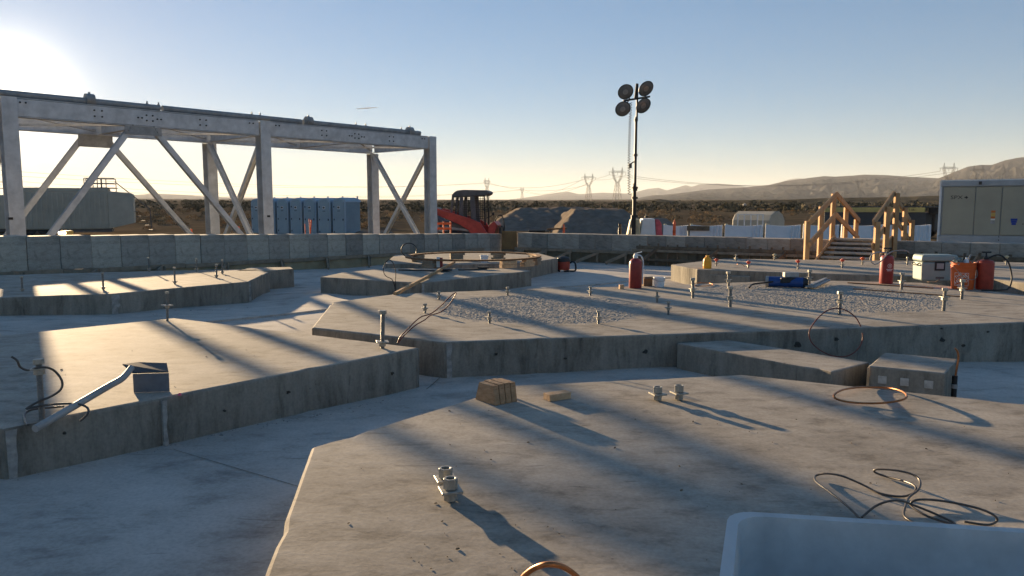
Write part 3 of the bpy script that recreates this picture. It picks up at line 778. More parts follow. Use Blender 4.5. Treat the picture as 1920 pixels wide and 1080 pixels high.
# side beams
for w in (0.0, WID):
    for k in range(-1, 2):
        a, b = tn(k, w) + TD * (0.18 if w == 0 else 0.003), tn(k + 1, w) - TD * (0.18 if w == 0 else 0.003)
        if k == -1: a = tn(-0.6, w)
        mb = MB(); hsec(mb, at(a, TOP - BD / 2), at(b, TOP - BD / 2), 0.24, BD, (0, 0, 1)); fbuild(mb, 'beam')
        if w == 0:      # bolt groups on the outer face
            mb = MB(); L = (b - a).length
            for t, pat in ((0.03, [(0, .12), (.12, .12)]), (0.30, [(-.09, .09), (.09, .09), (-.09, -.06), (.09, -.06)]), (0.5, [(-.3, 0), (-.2, .0), (-.08, .08), (.08, .08), (-.08, -.06), (.08, -.06), (.2, 0), (.3, 0)]),
                           (0.73, [(-.09, .09), (.09, .09), (-.09, -.06), (.09, -.06)]), (0.97, [(-.12, .12), (0, .12)])):
                c = at(a + TD * (L * t) - TN * 0.118, TOP - BD / 2); bolts(mb, c, -TN, TD, Vector((0, 0, 1)), pat)
            o = fbuild(mb, 'bolt_group', 'black'); o['kind'] = 'stuff'
            # cover plate between the flanges so the beam shows one flat face
            mb = MB(); mb.bar(at(a - TN * 0.112, TOP - BD / 2), at(b - TN * 0.112, TOP - BD / 2), 0.010, BD - 0.06); fbuild(mb, 'side_plate')
# cross beams and flat bracing
for t in (-0.5, 0, 0.5, 1.0, 1.5, 2.0):
    a, b = tn(t, 0.13), tn(t, WID - 0.13)
    if t in (0, 1.0, 2.0): a = tn(t, 0.19)
    mb = MB(); hsec(mb, at(a, TOP - BD / 2 - 0.05), at(b, TOP - BD / 2 - 0.05), 0.16, 0.30, (0, 0, 1)); fbuild(mb, 'cross_beam')
for t in (-0.5, 0, 0.5, 1.0, 1.5):
    for s0_, s1_ in ((0.15, WID - 0.15), (WID - 0.15, 0.15)):
        a, b = tn(t + 0.03, s0_), tn(t + 0.47, s1_); dz = 0.07 if s0_ < 1 else 0.0
        mb = MB(); mb.bar(at(a, TOP - 0.40 + dz), at(b, TOP - 0.40 + dz), 0.09, 0.06); fbuild(mb, 'flat_brace')
# top pipe with clamps and end caps
for k, (ta, tb) in enumerate(((-0.6, 0.55), (0.56, 1.2), (1.21, 1.93))):
    mb = MB(); a, b = tn(ta, 0.02), tn(tb, 0.02); mb.cyl(at(a, TOP + 0.085), at(b, TOP + 0.085), 0.085, n=14); fbuild(mb, 'top_pipe', 'galv2')
for t in (0.29, 1.24, 1.86):
    mb = MB(); p = tn(t, 0.02); mb.cyl(at(p - TD * 0.10, TOP + 0.13), at(p + TD * 0.10, TOP + 0.13), 0.15, n=16); mb.cyl(at(p, TOP + 0.26), at(p, TOP + 0.32), 0.03, n=8); fbuild(mb, 'roller', 'galv2')
for t in (0.50, 0.545, 0.95, 0.99, 1.51, 1.57, 1.8):
    mb = MB(); p = tn(t, 0.0); mb.cyl(at(p, TOP + 0.15), at(p, TOP + 0.24), 0.02, n=8); mb.box(at(p, TOP + 0.17), (0.05, 0.05, 0.03)); fbuild(mb, 'pipe_clamp', 'galv2')
# chevrons on both long sides of the first bay, crossed braces at the ends
def brace(a, b, w=0.15):
    mb = MB(); d = (b - a).normalized(); up = TN if abs(d.dot(TN)) < 0.5 else TD
    hsec(mb, a, b, w, 0.15, up, 0.012, 0.010); fbuild(mb, 'diagonal_brace')
def gusset(c, along, up, w, h, nrm):
    mb = MB(); Mx = Matrix((along, nrm, up)).transposed(); mb.box(c, (w, 0.016, h), Mx)
    for s_ in (-1, 1):
        for k in range(3):
            p = c + along * (s_ * (w / 2 - 0.10 - 0.05 * k)) + up * (-h / 2 + 0.10 + 0.07 * k); mb.cyl(p, p - nrm * 0.03, 0.022, n=6)
    fbuild(mb, 'gusset_plate', 'galv2')
for w in (0.0, WID):
    mid = tn(0.475, w); z1 = TOP - BD - 0.10
    for s_, n in ((-1, 0), (1, 1)):
        foot = at(tn(n, w) - TD * (s_ * 0.25), GND + 0.25)
        brace(at(mid + TD * (s_ * 0.34), z1), foot, 0.14)
    gusset(at(mid - TN * 0.10, TOP - BD - (0.10 if w == 0 else 0.17)), TD, Vector((0, 0, 1)), 0.95, 0.24 if w == 0 else 0.38, TN)
for n in (0, 1, 2):
    a, b = tn(n, 0.20), tn(n, WID - 0.20)
    brace(at(a + TD * 0.085, TOP - BD - 0.05), at(b + TD * 0.085, GND + 0.2), 0.13); brace(at(b - TD * 0.085, TOP - BD - 0.05), at(a - TD * 0.085, GND + 0.2), 0.13)
for n in (0, 1):
    mb = MB(); p = tn(n, 0) - TN * 0.175; mb.box(at(p, 0.85), (0.10, 0.006, 0.06), Matrix((TD, -TN, Vector((0, 0, 1)))).transposed()); fbuild(mb, 'tag_plate', 'black')

# rough rock pockets in the formed faces of the pads
def pocket(root, px, py, a, b, size, zt=0.0):
    A, B = P(*a, zt), P(*b, zt); d = (B - A); d.z = 0; d.normalize(); nr = Vector((d.y, -d.x, 0))
    if nr.y > 0: nr = -nr
    r_ = ray(px, py); t = (A - Vector((0, 0, CAM_Z))).dot(nr) / r_.dot(nr); c = Vector((0, 0, CAM_Z)) + r_ * t - Vector(root.location)
    n = 11; ring = []
    for i in range(n): k = size * random.uniform(0.45, 1.0); an = 2 * math.pi * i / n; ring.append(c + d * (k * math.cos(an)) + Vector((0, 0, k * 0.7 * math.sin(an))))
    mb = MB(); mb.add([p + nr * 0.008 for p in ring] + [p - nr * 0.02 for p in ring], [tuple(range(n))] + [(i, (i + 1) % n, n + (i + 1) % n, n + i) for i in range(n)]); mb.build('rock_pocket', M['pocket'], root)
MF = ((834, 641), (1270, 626)); MF2 = ((1270, 626), (1920, 604))
for px, py, sz in ((1210, 660, 0.035), (930, 664, 0.02), (1060, 672, 0.016)): pocket(mid_pad, px, py, *MF, sz)
for px, py, sz in ((1495, 646, 0.045), (1568, 636, 0.03), (1766, 637, 0.035), (1806, 648, 0.022), (1852, 622, 0.02), (1765, 616, 0.015)): pocket(mid_pad, px, py, *MF2, sz)
for px, py, sz in ((540, 735, 0.02), (735, 700, 0.022), (420, 770, 0.012), (120, 812, 0.014)): pocket(left_pad, px, py, (5, 803), (787, 652), sz)

# ------------------------------------------------------------------ anchor bolts
def hexnut(mb, z, r, h, m=0, tw=0.0):
    vs = []
    for zz in (z, z + h):
        for i in range(6):
            t = math.pi / 3 * i + tw; vs.append((r * math.cos(t), r * math.sin(t), zz))
    mb.add(vs, [(i, (i + 1) % 6, 6 + (i + 1) % 6, 6 + i) for i in range(6)] + [tuple(reversed(range(6))), tuple(range(6, 12))], m)
def rod_mesh(mb, h, r):
    prof = [(r, -0.02)]; n = int(h / 0.008)
    for i in range(n): z = i * 0.008; prof += [(r, z), (r * 0.9, z + 0.004)]
    prof += [(r, h)]; mb.lathe(prof, 10)
def anchor(px, pb, pt, r, label, group, plate=0.55, top_nut=True, cap=None, z=0.0, tilt=0.0, name='anchor_bolt', plate_k=2.6):
    b = P(px, pb, z); h = D(px, pt, b.y).z - z
    root = empty(name, b, random.uniform(0, 1.0)); root.rotation_euler = (random.uniform(-.03, .03) + tilt, random.uniform(-.03, .03), random.uniform(0, 1.0))
    tag(root, label, 'anchor bolt', group)
    mb = MB(); rod_mesh(mb, h * 0.985, r); mb.build('rod', M['rod'], root, 30)
    nh = r * 1.7
    if top_nut:
        mb = MB(); hexnut(mb, h - nh, r * 1.75, nh); bevel(mb.build('nut', M['bolt'], root), r * 0.12, 1)
    if plate:
        zp = h * plate
        s_ = r * plate_k
        mb = MB(); mb.box((0, 0, zp + 0.005), (2 * s_, 2 * s_, 0.009)); bevel(mb.build('plate_washer', M['bolt'], root), 0.0015, 1)
        mb = MB(); hexnut(mb, zp - nh - 0.001, r * 1.75, nh, tw=0.4); bevel(mb.build('nut', M['bolt'], root), r * 0.12, 1)
    if cap:
        mb = MB(); mb.lathe([(r * 1.5, h - 0.035), (r * 1.9, h - 0.02), (r * 3.2, h - 0.008), (r * 3.2, h + 0.004), (r * 1.4, h + 0.010), (r * 1.2, h + 0.02)], 12); mb.build('safety_cap', M[cap], root, 40)
    return root
G1 = 'bolts round the smaller chipped circle'
for px, pb, pt, w in ((797, 587, 569, 'at its left end before the red wire'), (823, 562, 546, 'at its back left, behind the red wire'), (952, 554, 538, 'at its back, nearest the pointed pad'), (1107, 554, 537, 'at its back right'),
                      (1232, 567, 544, 'at its right end, the farther of two'), (1253, 590, 564, 'at its right end, the nearer of two'), (1122, 607, 582, 'at its front right'), (918, 606, 583, 'at its front left')):
    anchor(px, pb, pt, 0.0125, 'short bolt of the smaller chipped circle, ' + w, G1, 0.48)
G2 = 'tall bolts round the larger chipped circle'
for px, pb, pt, w, pl_ in ((1299, 559, 521, 'at its left end near the low block', 0.45), (1369, 576, 537, 'at its front left', 0.48), (1366, 541, 509, 'at its back left, behind another bolt', 0.5), (1574, 590, 546, 'at its front beside the cable loop', 0.62),
                         (1769, 583, 540, 'at its front right', 0.6), (1803, 561, 524, 'at its right end before the orange bucket', 0.55), (1690, 543, 511, 'at its back right beside the red sprayer', 0.5), (1517, 538, 506, 'at its back beside the blue drum', 0.55)):
    anchor(px, pb, pt, 0.0185, 'tall bolt of the larger chipped circle, ' + w, G2, pl_, plate_k=2.1)
G3 = 'bolts on the back right pad'
for px, pb, pt, cap, w in ((1337, 490.5, 482, None, 'bare dark anchor bolt on the back right pad behind the yellow jug'), (1343, 499, 486.5, 'capred', 'small red tipped anchor bolt beside the yellow jug'), (1380, 489.5, 477, None, 'bare anchor bolt at the back edge left of the wooden steps'),
                           (1403, 503, 491, 'capred', 'small red tipped anchor bolt right of the thin wire loop'), (1452, 487.5, 477.5, 'capyel', 'anchor bolt with a pale cap at the back edge near the steps'), (1496, 505, 489, 'capred', 'anchor bolt with a wide red cap left of the steps'),
                           (1579, 503, 487, 'capred', 'anchor bolt with a lumpy red cap in front of the steps'), (1617, 497, 484, 'safety', 'anchor bolt with an orange cap at the right post of the steps'), (1701, 497, 482, None, 'bare anchor bolt right of the red sprayer'),
                           (1886, 497, 481, 'capyel', 'pale anchor bolt at the far right beyond the black hose')):
    anchor(px, pb, pt, 0.0135, w, G3, 0.42, cap is None, cap)
G4 = 'rods on the left pads'
for px, pb, pt, w in ((42, 546, 517, 'leftmost threaded rod on the far left pad, in the wall shadow'), (194, 544, 510, 'threaded rod at the front of the far left pad'), (328, 533, 501, 'threaded rod in the middle of the far left pad'), (406, 521, 495, 'threaded rod near the front right of the far left pad'),
                      (417, 514, 487, 'threaded rod at the back right of the far left pad'), (369, 508.8, 485, 'threaded rod at the back edge of the far left pad'), (280, 509.5, 483, 'threaded rod with a rag at the back of the far left pad'), ):
    anchor(px, pb, pt, 0.0135, w, G4, 0.16, True, None, plate_k=2.3)
anchor(314, 602, 547, 0.012, 'thin threaded rod with plate washer at the back of the left pad', G4, 0.52, plate_k=3.6)
anchor(717, 653, 582, 0.017, 'tall threaded rod near the pointed end of the left pad', G4, 0.16, plate_k=2.8)
anchor(79, 786, 673, 0.0155, 'tall threaded rod with a cable wound round it on the left pad', G4, 0.83, plate_k=2.2)
def stubs(lst, r, grp):
    for px, pb, pt, w in lst:
        b = P(px, pb, 0); h = D(px, pt, b.y).z
        root = empty('anchor_bolt', b, 0.3); tag(root, w, 'anchor bolt', grp)
        mb = MB(); mb.cyl((0, 0, -0.02), (0, 0, h * 0.5), r, n=12); mb.build('rod', M['rod'], root, 40)
        mb = MB(); hexnut(mb, h * 0.06, r * 1.7, h * 0.36); bevel(mb.build('nut', M['bolt'], root), 0.002, 2)
        mb = MB(); mb.box((0, 0, h * 0.49), (r * 5.2, r * 5.2, 0.009)); bevel(mb.build('plate_washer', M['bolt'], root), 0.0015, 1)
        # open heavy nut: outer hex prism with a round hole
        mb = MB(); n = 24; z0, z1 = h * 0.49 + 0.006, h
        vs = []
        for zz in (z0, z1):
            for i in range(n):
                t = 2 * math.pi * i / n; k = math.cos(math.pi / 6) / math.cos((t % (math.pi / 3)) - math.pi / 6); rr = r * 1.85 * min(k, 1 / 1.03)
                vs.append((rr * math.cos(t), rr * math.sin(t), zz))
        for zz in (z1, z0 + 0.012):
            for i in range(n): t = 2 * math.pi * i / n; vs.append((r * 1.05 * math.cos(t), r * 1.05 * math.sin(t), zz))
        fs = []
        for i in range(n):
            j = (i + 1) % n; fs += [(i, j, n + j, n + i), (n + i, n + j, 2 * n + j, 2 * n + i), (2 * n + i, 2 * n + j, 3 * n + j, 3 * n + i)]
        fs += [tuple(reversed(range(n))), tuple(range(3 * n, 4 * n))]
        mb.add(vs, fs); bevel(mb.build('nut', M['bolt'], root, 30), 0.0015, 1, 50)
stubs([(1233, 751, 725, 'left one of the pair of stubby anchor bolts on the foreground pad'), (1273, 750, 722, 'right one of the pair of stubby anchor bolts on the foreground pad'),
       (836, 917, 877, 'farther one of the close pair of nuts nearest the camera'), (845, 940, 896, 'nearer one of the close pair of nuts nearest the camera')], 0.0155, 'stubby bolts on the foreground pad')

# ------------------------------------------------------------------ wood blocks
def wedge(px, pb):
    a = P(877, 751, 0); b = P(928, 761.5, 0); c = P(950, 757, 0)
    d = (c - b).normalized(); f = Vector((-d.y, d.x, 0))
    if f.x > 0: f = -f
    L = (a - b).length
    for k in range(4):
        root = empty('wood_wedge', b + d * (k * 0.041 + 0.0)); L_ = L * random.uniform(0.95, 1.02); H = 0.112 + random.uniform(-.004, .004)
        tag(root, ('first', 'second', 'third', 'fourth')[k] + ' from left of the four sawn wood wedges on the foreground pad', 'wood wedge', 'wood wedges on the foreground pad')
        mb = MB(); Mx = Matrix.Identity(4); ax = Matrix((f, d, Vector((0, 0, 1)))).transposed().to_4x4()
        mb.extr([(0, 0.001), (L_, 0.001), (L_ * 0.80, H), (L_ * 0.10, H)], ax @ Matrix.Translation((0, 0.0195, 0)), 0.037); bevel(mb.build('block', M['wedge'], root), 0.002, 1)
wedge(0, 0)
a, b = P(1030, 753.5, 0), P(1070, 747.5, 0); root = empty('wood_block', (a + b) / 2, math.atan2((b - a).y, (b - a).x)); tag(root, 'single short wood offcut on the foreground pad right of the wedges', 'wood block')
mb = MB(); mb.box((0, 0.03, 0.0205), ((b - a).length, 0.07, 0.039)); bevel(mb.build('block', M['woodlight'], root), 0.002, 1)

# ------------------------------------------------------------------ cords and cables
def cable(name, pts, r, m_, label, cat='cable', closed=False, k=7, n=8):
    ps = [P(x, y, z) for x, y, z in pts]; c = ps[0]
    mb = MB(); mb.tube([p - Vector((c.x, c.y, 0)) for p in crom(ps, k, closed)], r, n, closed)
    o = mb.build(name, M[m_], None, 70); o.location = (c.x, c.y, 0); tag(o, label, cat); return o
cable('extension_cord', [(1612, 972, .02), (1590, 950, .03), (1555, 922, .03), (1530, 903, .02), (1530, 892, .012), (1550, 888, .03), (1580, 893, .035), (1620, 910, .01), (1650, 925, .006), (1690, 931, .006), (1713, 924, .02), (1716, 912, .03), (1695, 902, .02),
                     (1660, 893, .008), (1640, 885, .02), (1645, 880, .035), (1680, 882, .05), (1712, 890, .05), (1725, 902, .04), (1722, 918, .03), (1705, 932, .02), (1698, 948, .015), (1695, 965, .006), (1704, 975, .006), (1725, 985, .006)], 0.0043, 'cord', 'dark glossy cord lying in open loops on the foreground pad beyond the tub', 'cord')
cable('extension_cord', [(1616, 970, .006), (1640, 950, .03), (1665, 940, .05), (1690, 939, .05), (1715, 948, .03), (1750, 962, .012), (1785, 978, .006), (1790, 983, .006), (1775, 980, .01), (1735, 966, .02), (1708, 948, .03), (1716, 938, .05), (1745, 937, .055), (1790, 943, .05), (1840, 955, .04), (1866, 968, .03), (1868, 978, .012), (1850, 984, .006), (1808, 978, .006)], 0.0043, 'cord', 'second dark cord with a long flat loop on the foreground pad right of the first', 'cord')
def ring_cable(name, cx, cy, rx, ry, z, r, m_, label, ph=0.0, wob=0.012, turns=1.05, cat='cable'):
    pts = []
    n = int(26 * turns)
    for i in range(n + 1):
        t = ph + 2 * math.pi * turns * i / n
        pts.append((cx + rx * math.cos(t) * (1 + 0.03 * math.sin(3 * t)), cy + ry * math.sin(t) * (1 + 0.04 * math.cos(2 * t)), z + wob * (1 + math.sin(2 * t + 1)) + 0.004 * i / n))
    return cable(name, pts, r, m_, label, cat, k=3)
ring_cable('copper_cable', 1632, 741, 68, 16, 0.008, 0.0062, 'copper', 'bare copper cable loop lying on the foreground pad', ph=3.3, wob=0.02)
cable('copper_cable', [(975, 1092, .01), (985, 1078, .05), (1005, 1064, .09), (1030, 1058, .11), (1058, 1064, .09), (1082, 1082, .05), (1088, 1100, .01)], 0.0085, 'copper', 'arching copper cable at the bottom edge of the picture')
# wire loop standing against the front of the middle pad
q0 = P(1568, 624, 0)
def vcable(name, pts, Y, r, m_, label, closed=False, cat='cable'):
    ps = [D(x, y, Y + dy) for x, y, dy in pts]; c = Vector((ps[0].x, ps[0].y, 0)); mb = MB(); mb.tube([p - c for p in crom(ps, 6, closed)], r, 8, closed); o = mb.build(name, M[m_], None, 70); o.location = c; tag(o, label, cat); return o
vcable('wire_loop', [(1614, 612, 0), (1605, 596, .05), (1590, 584, .08), (1572, 578, .1), (1552, 582, .08), (1535, 595, .05), (1522, 612, 0), (1517, 625, -.05), (1522, 642, -.06), (1540, 658, -.1), (1565, 668, -.12), (1590, 667, -.12), (1608, 655, -.1), (1617, 638, -.06), (1617, 624, -.04)], q0.y - 0.04, 0.0055, 'redwire', 'springy brown wire loop hanging over the edge of the middle pad')
qa = P(745, 641, -0.02)
vcable('wire_pair', [(745, 644, 0), (752, 630, 0.02), (775, 606, 0.1), (790, 594, .15), (808, 588, .22), (826, 574, .3), (844, 556, .38), (855, 549, .42), (850, 560, .42), (838, 576, .36), (824, 586, .28), (806, 592, .2), (796, 600, .14), (776, 612, .08), (755, 632, 0.01), (748, 642, 0)], qa.y - 0.02, 0.0052, 'redwire', 'bent pair of red-brown wires rising from the front of the middle pad')
q = P(1385, 500, 0)
vcable('thin_wire', [(1382, 497, 0), (1384, 493, 0), (1392, 496, 0), (1400, 504, -.1), (1408, 511, -.3)], q.y, 0.004, 'copper', 'thin wire loop sticking up from the back right pad')
q = P(738, 545, -0.1)
vcable('black_cable', [(741, 546, 0), (741, 530, 0), (742, 512, 0), (738, 495, .05), (730, 487, .05), (722, 494, 0), (719, 508, 0), (724, 518, 0), (735, 524, -.02), (741, 540, 0)], q.y + 0.35, 0.006, 'black', 'thin black cable loop standing by the pointed pad')
# cable on the tall rod at left
b = P(79, 786, 0)
vcable('steel_cable', [(22, 669, -.02), (32, 676, -.02), (38, 688, -.01), (52, 694, 0), (68, 690, -.03), (88, 689, .0), (104, 697, .05), (116, 714, .06), (114, 730, .05), (96, 743, .02), (70, 754, -.03), (50, 766, -.06), (60, 764, -.05), (100, 758, .0), (140, 757, .04), (162, 763, .04), (165, 775, .0), (150, 790, -.04)], b.y, 0.006, 'cord', 'frayed dark cable wound round the tall rod on the left pad')
cable('steel_cable', [(52, 797, .004), (46, 785, .01), (48, 775, .02), (60, 768, .03), (85, 765, .02), (120, 762, .01)], 0.006, 'cord', 'loose cable end at the foot of the cabled rod')
for nm, pts, lb in (('copper_wire', [(1298, 533, .01), (1310, 530, .012), (1330, 531, .012), (1337, 534, .01), (1325, 536, .01), (1305, 536, .01), (1296, 534, .01)], 'small coil of copper wire on the middle pad beside the low block'),):
    cable(nm, pts, 0.006, 'copper', lb)

# ------------------------------------------------------------------ hoe lying on the edge of the left pad
h0 = P(66, 804, 0.022); h1 = P(240, 703, 0.125)
root = empty('mortar_hoe', (h0.x, h0.y, 0)); tag(root, 'grey pipe handled hoe with a square blade resting on the left pad', 'hoe'); Lh = Vector((h0.x, h0.y, 0))
mb = MB(); d = (h1 - h0); mb.tube([p - Lh for p in crom([h0, h0 + d * 0.35, h0 + d * 0.75, h0 + d * 0.93, P(246, 690, 0.150)], 6)], 0.019, 12); mb.build('handle', M['steelgrey'], root, 60)
bl = P(245, 740, 0.0); br = P(313, 738, 0.0); dd = (br - bl); dd.z = 0; wv = dd.length; dd.normalize(); nn = Vector((-dd.y, dd.x, 0))
mb = MB(); Mx = Matrix((dd, nn, Vector((0, 0, 1)))).transposed(); mb.box((bl + br) / 2 + nn * 0.05 + Vector((0, 0, 0.058)) - Lh, (wv, 0.004, 0.115), Mx); mb.build('blade', M['hoe'], root)
mb = MB(); t0, t1 = bl + nn * 0.048 + Vector((0, 0, 0.117)), br + nn * 0.048 + Vector((0, 0, 0.117))
vs = [t0, t1, t1 + nn * 0.16 - dd * 0.06 + Vector((0, 0, 0.022)), t0 + nn * 0.17 - dd * 0.03 + Vector((0, 0, 0.03)), t0 + nn * 0.12 - dd * 0.10 + Vector((0, 0, 0.03))]
vs2 = [v + Vector((0, 0, 0.005)) for v in vs]
mb.add([v - Lh for v in vs + vs2], [(4, 3, 2, 1, 0), (5, 6, 7, 8, 9)] + [(i, (i + 1) % 5, 5 + (i + 1) % 5, 5 + i) for i in range(5)]); mb.build('blade_back', M['blacksteel'], root)
q = P(337, 741, 0); mb = MB(); mb.box((0, 0, 0.007), (0.02, 0.015, 0.014), taper=0.4); o = mb.build('flagging_scrap', M['ptape']); o.location = q; tag(o, 'tiny pink flagging scrap on the front edge of the left pad', 'scrap')

# ------------------------------------------------------------------ open plastic tub at the lower right corner
ta, tb_ = P(1366, 957, 0.46), P(1920, 991, 0.46)
td = (tb_ - ta); td.normalize(); tnn = Vector((td.y, -td.x, 0))          # towards the camera
if tnn.y > 0: tnn = -tnn
root = empty('plastic_tub', (ta.x, ta.y, 0)); tag(root, 'open pale blue-grey plastic tub close to the camera at the lower right', 'tub'); Lt = Vector((ta.x, ta.y, 0))
def tubring(inset, z): 
    pts = []
    w, dp = 1.05, 0.62
    for (u, v) in ((0, 0), (1, 0), (1, 1), (0, 1)):
        cx = inset if u == 0 else w - inset; cy = inset if v == 0 else dp - inset
        rr = 0.05
        for k in range(5):
            an = {(0, 0): math.pi, (1, 0): 1.5 * math.pi, (1, 1): 0, (0, 1): 0.5 * math.pi}[(u, v)] + k * math.pi / 8
            px_ = cx + (rr if u == 0 else -rr) + rr * math.cos(an); py_ = cy + (rr if v == 0 else -rr) + rr * math.sin(an)
            px_ += -0.175 * py_ * (1 - px_ / w)
            pts.append(ta + td * px_ + tnn * py_ + Vector((0, 0, z - 0.46)) - Lt)
    return pts
rings = [tubring(0.03, 0.004), tubring(0.02, 0.30), tubring(0.012, 0.44), tubring(0.0, 0.445), tubring(0.0, 0.46), tubring(0.022, 0.46), tubring(0.026, 0.44), tubring(0.034, 0.28), tubring(0.045, 0.02)]
mb = MB(); vs = [p for r_ in rings for p in r_]; n = 20; fs = []
for j in range(len(rings) - 1):
    for i in range(n): fs.append((j * n + i, j * n + (i + 1) % n, (j + 1) * n + (i + 1) % n, (j + 1) * n + i))
fs += [tuple(reversed(range(n))), tuple(range((len(rings) - 1) * n, len(rings) * n))]
mb.add(vs, fs); mb.build('shell', M['tub'], root, 40)

# ------------------------------------------------------------------ ring of steel on blocking at the back
rc = P(888, 480, 0.15); RR = 1.30
root = empty('steel_ring', (rc.x, rc.y, 0)); tag(root, 'large rusty steel ring propped level on blocks at the back', 'steel ring')
mb = MB(); n = 64; vs = []
for r_, z in ((RR - 0.05, 0.135), (RR + 0.05, 0.135), (RR + 0.05, 0.165), (RR - 0.05, 0.165)):
    for i in range(n): t = 2 * math.pi * i / n; vs.append((r_ * math.cos(t), r_ * math.sin(t), z))
fs = []
for k in range(4):
    for i in range(n): j = (i + 1) % n; fs.append((k * n + i, k * n + j, ((k + 1) % 4) * n + j, ((k + 1) % 4) * n + i))
mb.add(vs, fs); mb.build('ring', M['rust'], root, 40)
for k, t in enumerate((-2.2, -1.0, -0.62, -0.3, 0.4, 1.2, 1.9, 2.7)):
    x, y = rc.x + RR * math.cos(t), rc.y + RR * math.sin(t); o = empty('wood_blocking', (x, y, 0), t + 1.5)
    tag(o, ('stack of wood blocking under the ring, ' + ('front left', 'front right', 'right of the white bucket', 'right end', 'back right', 'back middle', 'back left', 'left end')[k]), 'blocking', 'blocking under the steel ring')
    for q in range(3 if k != 1 else 2):
        mb = MB(); hh = 0.132 / (3 if k != 1 else 2); mb.box((random.uniform(-.015, .015), 0, hh * (q + 0.5)), (random.uniform(0.20, 0.32), 0.12, hh - 0.003)); bevel(mb.build('timber', M['woodlight' if k in (1, 2) else 'woodgrey'], o), 0.003, 1)
q = P(822, 503, 0.0); o = empty('screw_jack', P(822, 502.5, 0)); tag(o, 'white screw jack with red foot holding the near side of the ring', 'jack')
mb = MB(); mb.box((0, 0, 0.10), (0.06, 0.06, 0.20)); mb.build('post', M['whitepaint'], o); mb = MB(); mb.box((0.055, 0, 0.10), (0.05, 0.05, 0.18)); mb.build('side_plate', M['red'], o)
mb = MB(); mb.box((0.02, 0, 0.008), (0.2, 0.14, 0.014)); mb.build('foot', M['rust'], o)
o = empty('small_bucket', P(908, 492, 0.0)); tag(o, 'small white bucket below the near side of the ring', 'bucket')
mb = MB(); mb.lathe([(0.065, 0), (0.085, 0.13), (0.09, 0.13), (0.09, 0.145), (0.082, 0.145), (0.06, 0.02)], 20); mb.build('shell', M['white'], o, 40)
p0, p1 = P(741, 551, 0.015), P(852, 491.5, 0.06); mb = MB(); c = Vector((p0.x, p0.y, 0)); mb.bar(p0 - c, p1 - c, 0.045, 0.045); o = bevel(mb.build('long_pole', M['wood']), 0.006, 1); o.location = c; tag(o, 'long brown timber pole spanning from the middle pad to the pointed pad', 'pole')
for k, (x0, y0, x1, y1, lb) in enumerate(((748, 506, 842, 508, 'dark flat bar lying on the pointed pad behind the pole'), (860, 506, 912, 504, 'short dark bar lying on the pointed pad below the small bucket'))):
    p0, p1 = P(x0, y0, 0.012), P(x1, y1, 0.012); c = Vector((p0.x, p0.y, 0)); mb = MB(); mb.bar(p0 - c, p1 - c, 0.05, 0.02); mb.box((p1 - c) + Vector((-0.05, 0, 0.02)), (0.2, 0.1, 0.03)); o = mb.build('steel_bar', M['blacksteel']); o.location = c; tag(o, lb, 'bar')
b = P(767, 484, 0.0); mb = MB(); mb.tube(crom([(0.17 * math.cos(t), 0, 0.18 + 0.15 * math.sin(t)) for t in np.linspace(0, 6.28, 14)[:-1]], 3, True), 0.011, 8, True); o = mb.build('black_hose', M['black'], None, 60); o.location = b; tag(o, 'black hose hoop standing at the left end of the ring', 'hose')

# ------------------------------------------------------------------ shop vacuum at the end of the ring pad
vz = ground_z(1.2, 16.0); q = P(1056, 509, vz); root = empty('shop_vacuum', q); root.scale = (0.8, 0.8, 0.8); tag(root, 'red and black shop vacuum with a black hose on the floor at the back', 'vacuum')
mb = MB(); mb.lathe([(0.17, 0.05), (0.18, 0.08), (0.19, 0.27), (0.185, 0.29)], 20); mb.build('drum', M['redtank'], root, 40)
mb = MB(); mb.lathe([(0.195, 0.28), (0.195, 0.31), (0.17, 0.38), (0.09, 0.42), (0.05, 0.43)], 20); mb.build('lid', M['black'], root, 40)
for k in range(4): mb = MB(); t = math.pi / 4 + k * math.pi / 2; mb.lathe([(0.02, 0.0), (0.035, 0.02), (0.035, 0.04), (0.02, 0.06)], 10, (0.17 * math.cos(t), 0.17 * math.sin(t), 0)); mb.build('caster', M['black'], root, 40)
mb = MB(); mb.tube(crom([(0.18, -0.05, 0.24), (0.25, -0.1, 0.28), (0.32, -0.12, 0.24), (0.34, -0.14, 0.10), (0.31, -0.15, 0.03), (0.18, -0.2, 0.03), (0.0, -0.24, 0.03)]), 0.024, 10); mb.build('hose', M['black'], root, 60)

# ------------------------------------------------------------------ red tanks, bucket, cooler, tools on the middle pad
def cyl_print(vs, fs, R0, r_top, zc, th0, root, name, m_, tilt=0.0, off=0.0015):
    out = []
    for v in vs:
        x = v.x * math.cos(tilt) - v.y * math.sin(tilt); y = v.x * math.sin(tilt) + v.y * math.cos(tilt)
        z = zc + y; r_ = R0 + (r_top - R0) * z / 0.37 + off; t = th0 + x / r_; out.append((r_ * math.cos(t), r_ * math.sin(t), z))
    mb = MB(); mb.add(out, fs); return mb.build(name, M[m_], root, fix=False)
def facing(p): return math.atan2(-p.y, -p.x)
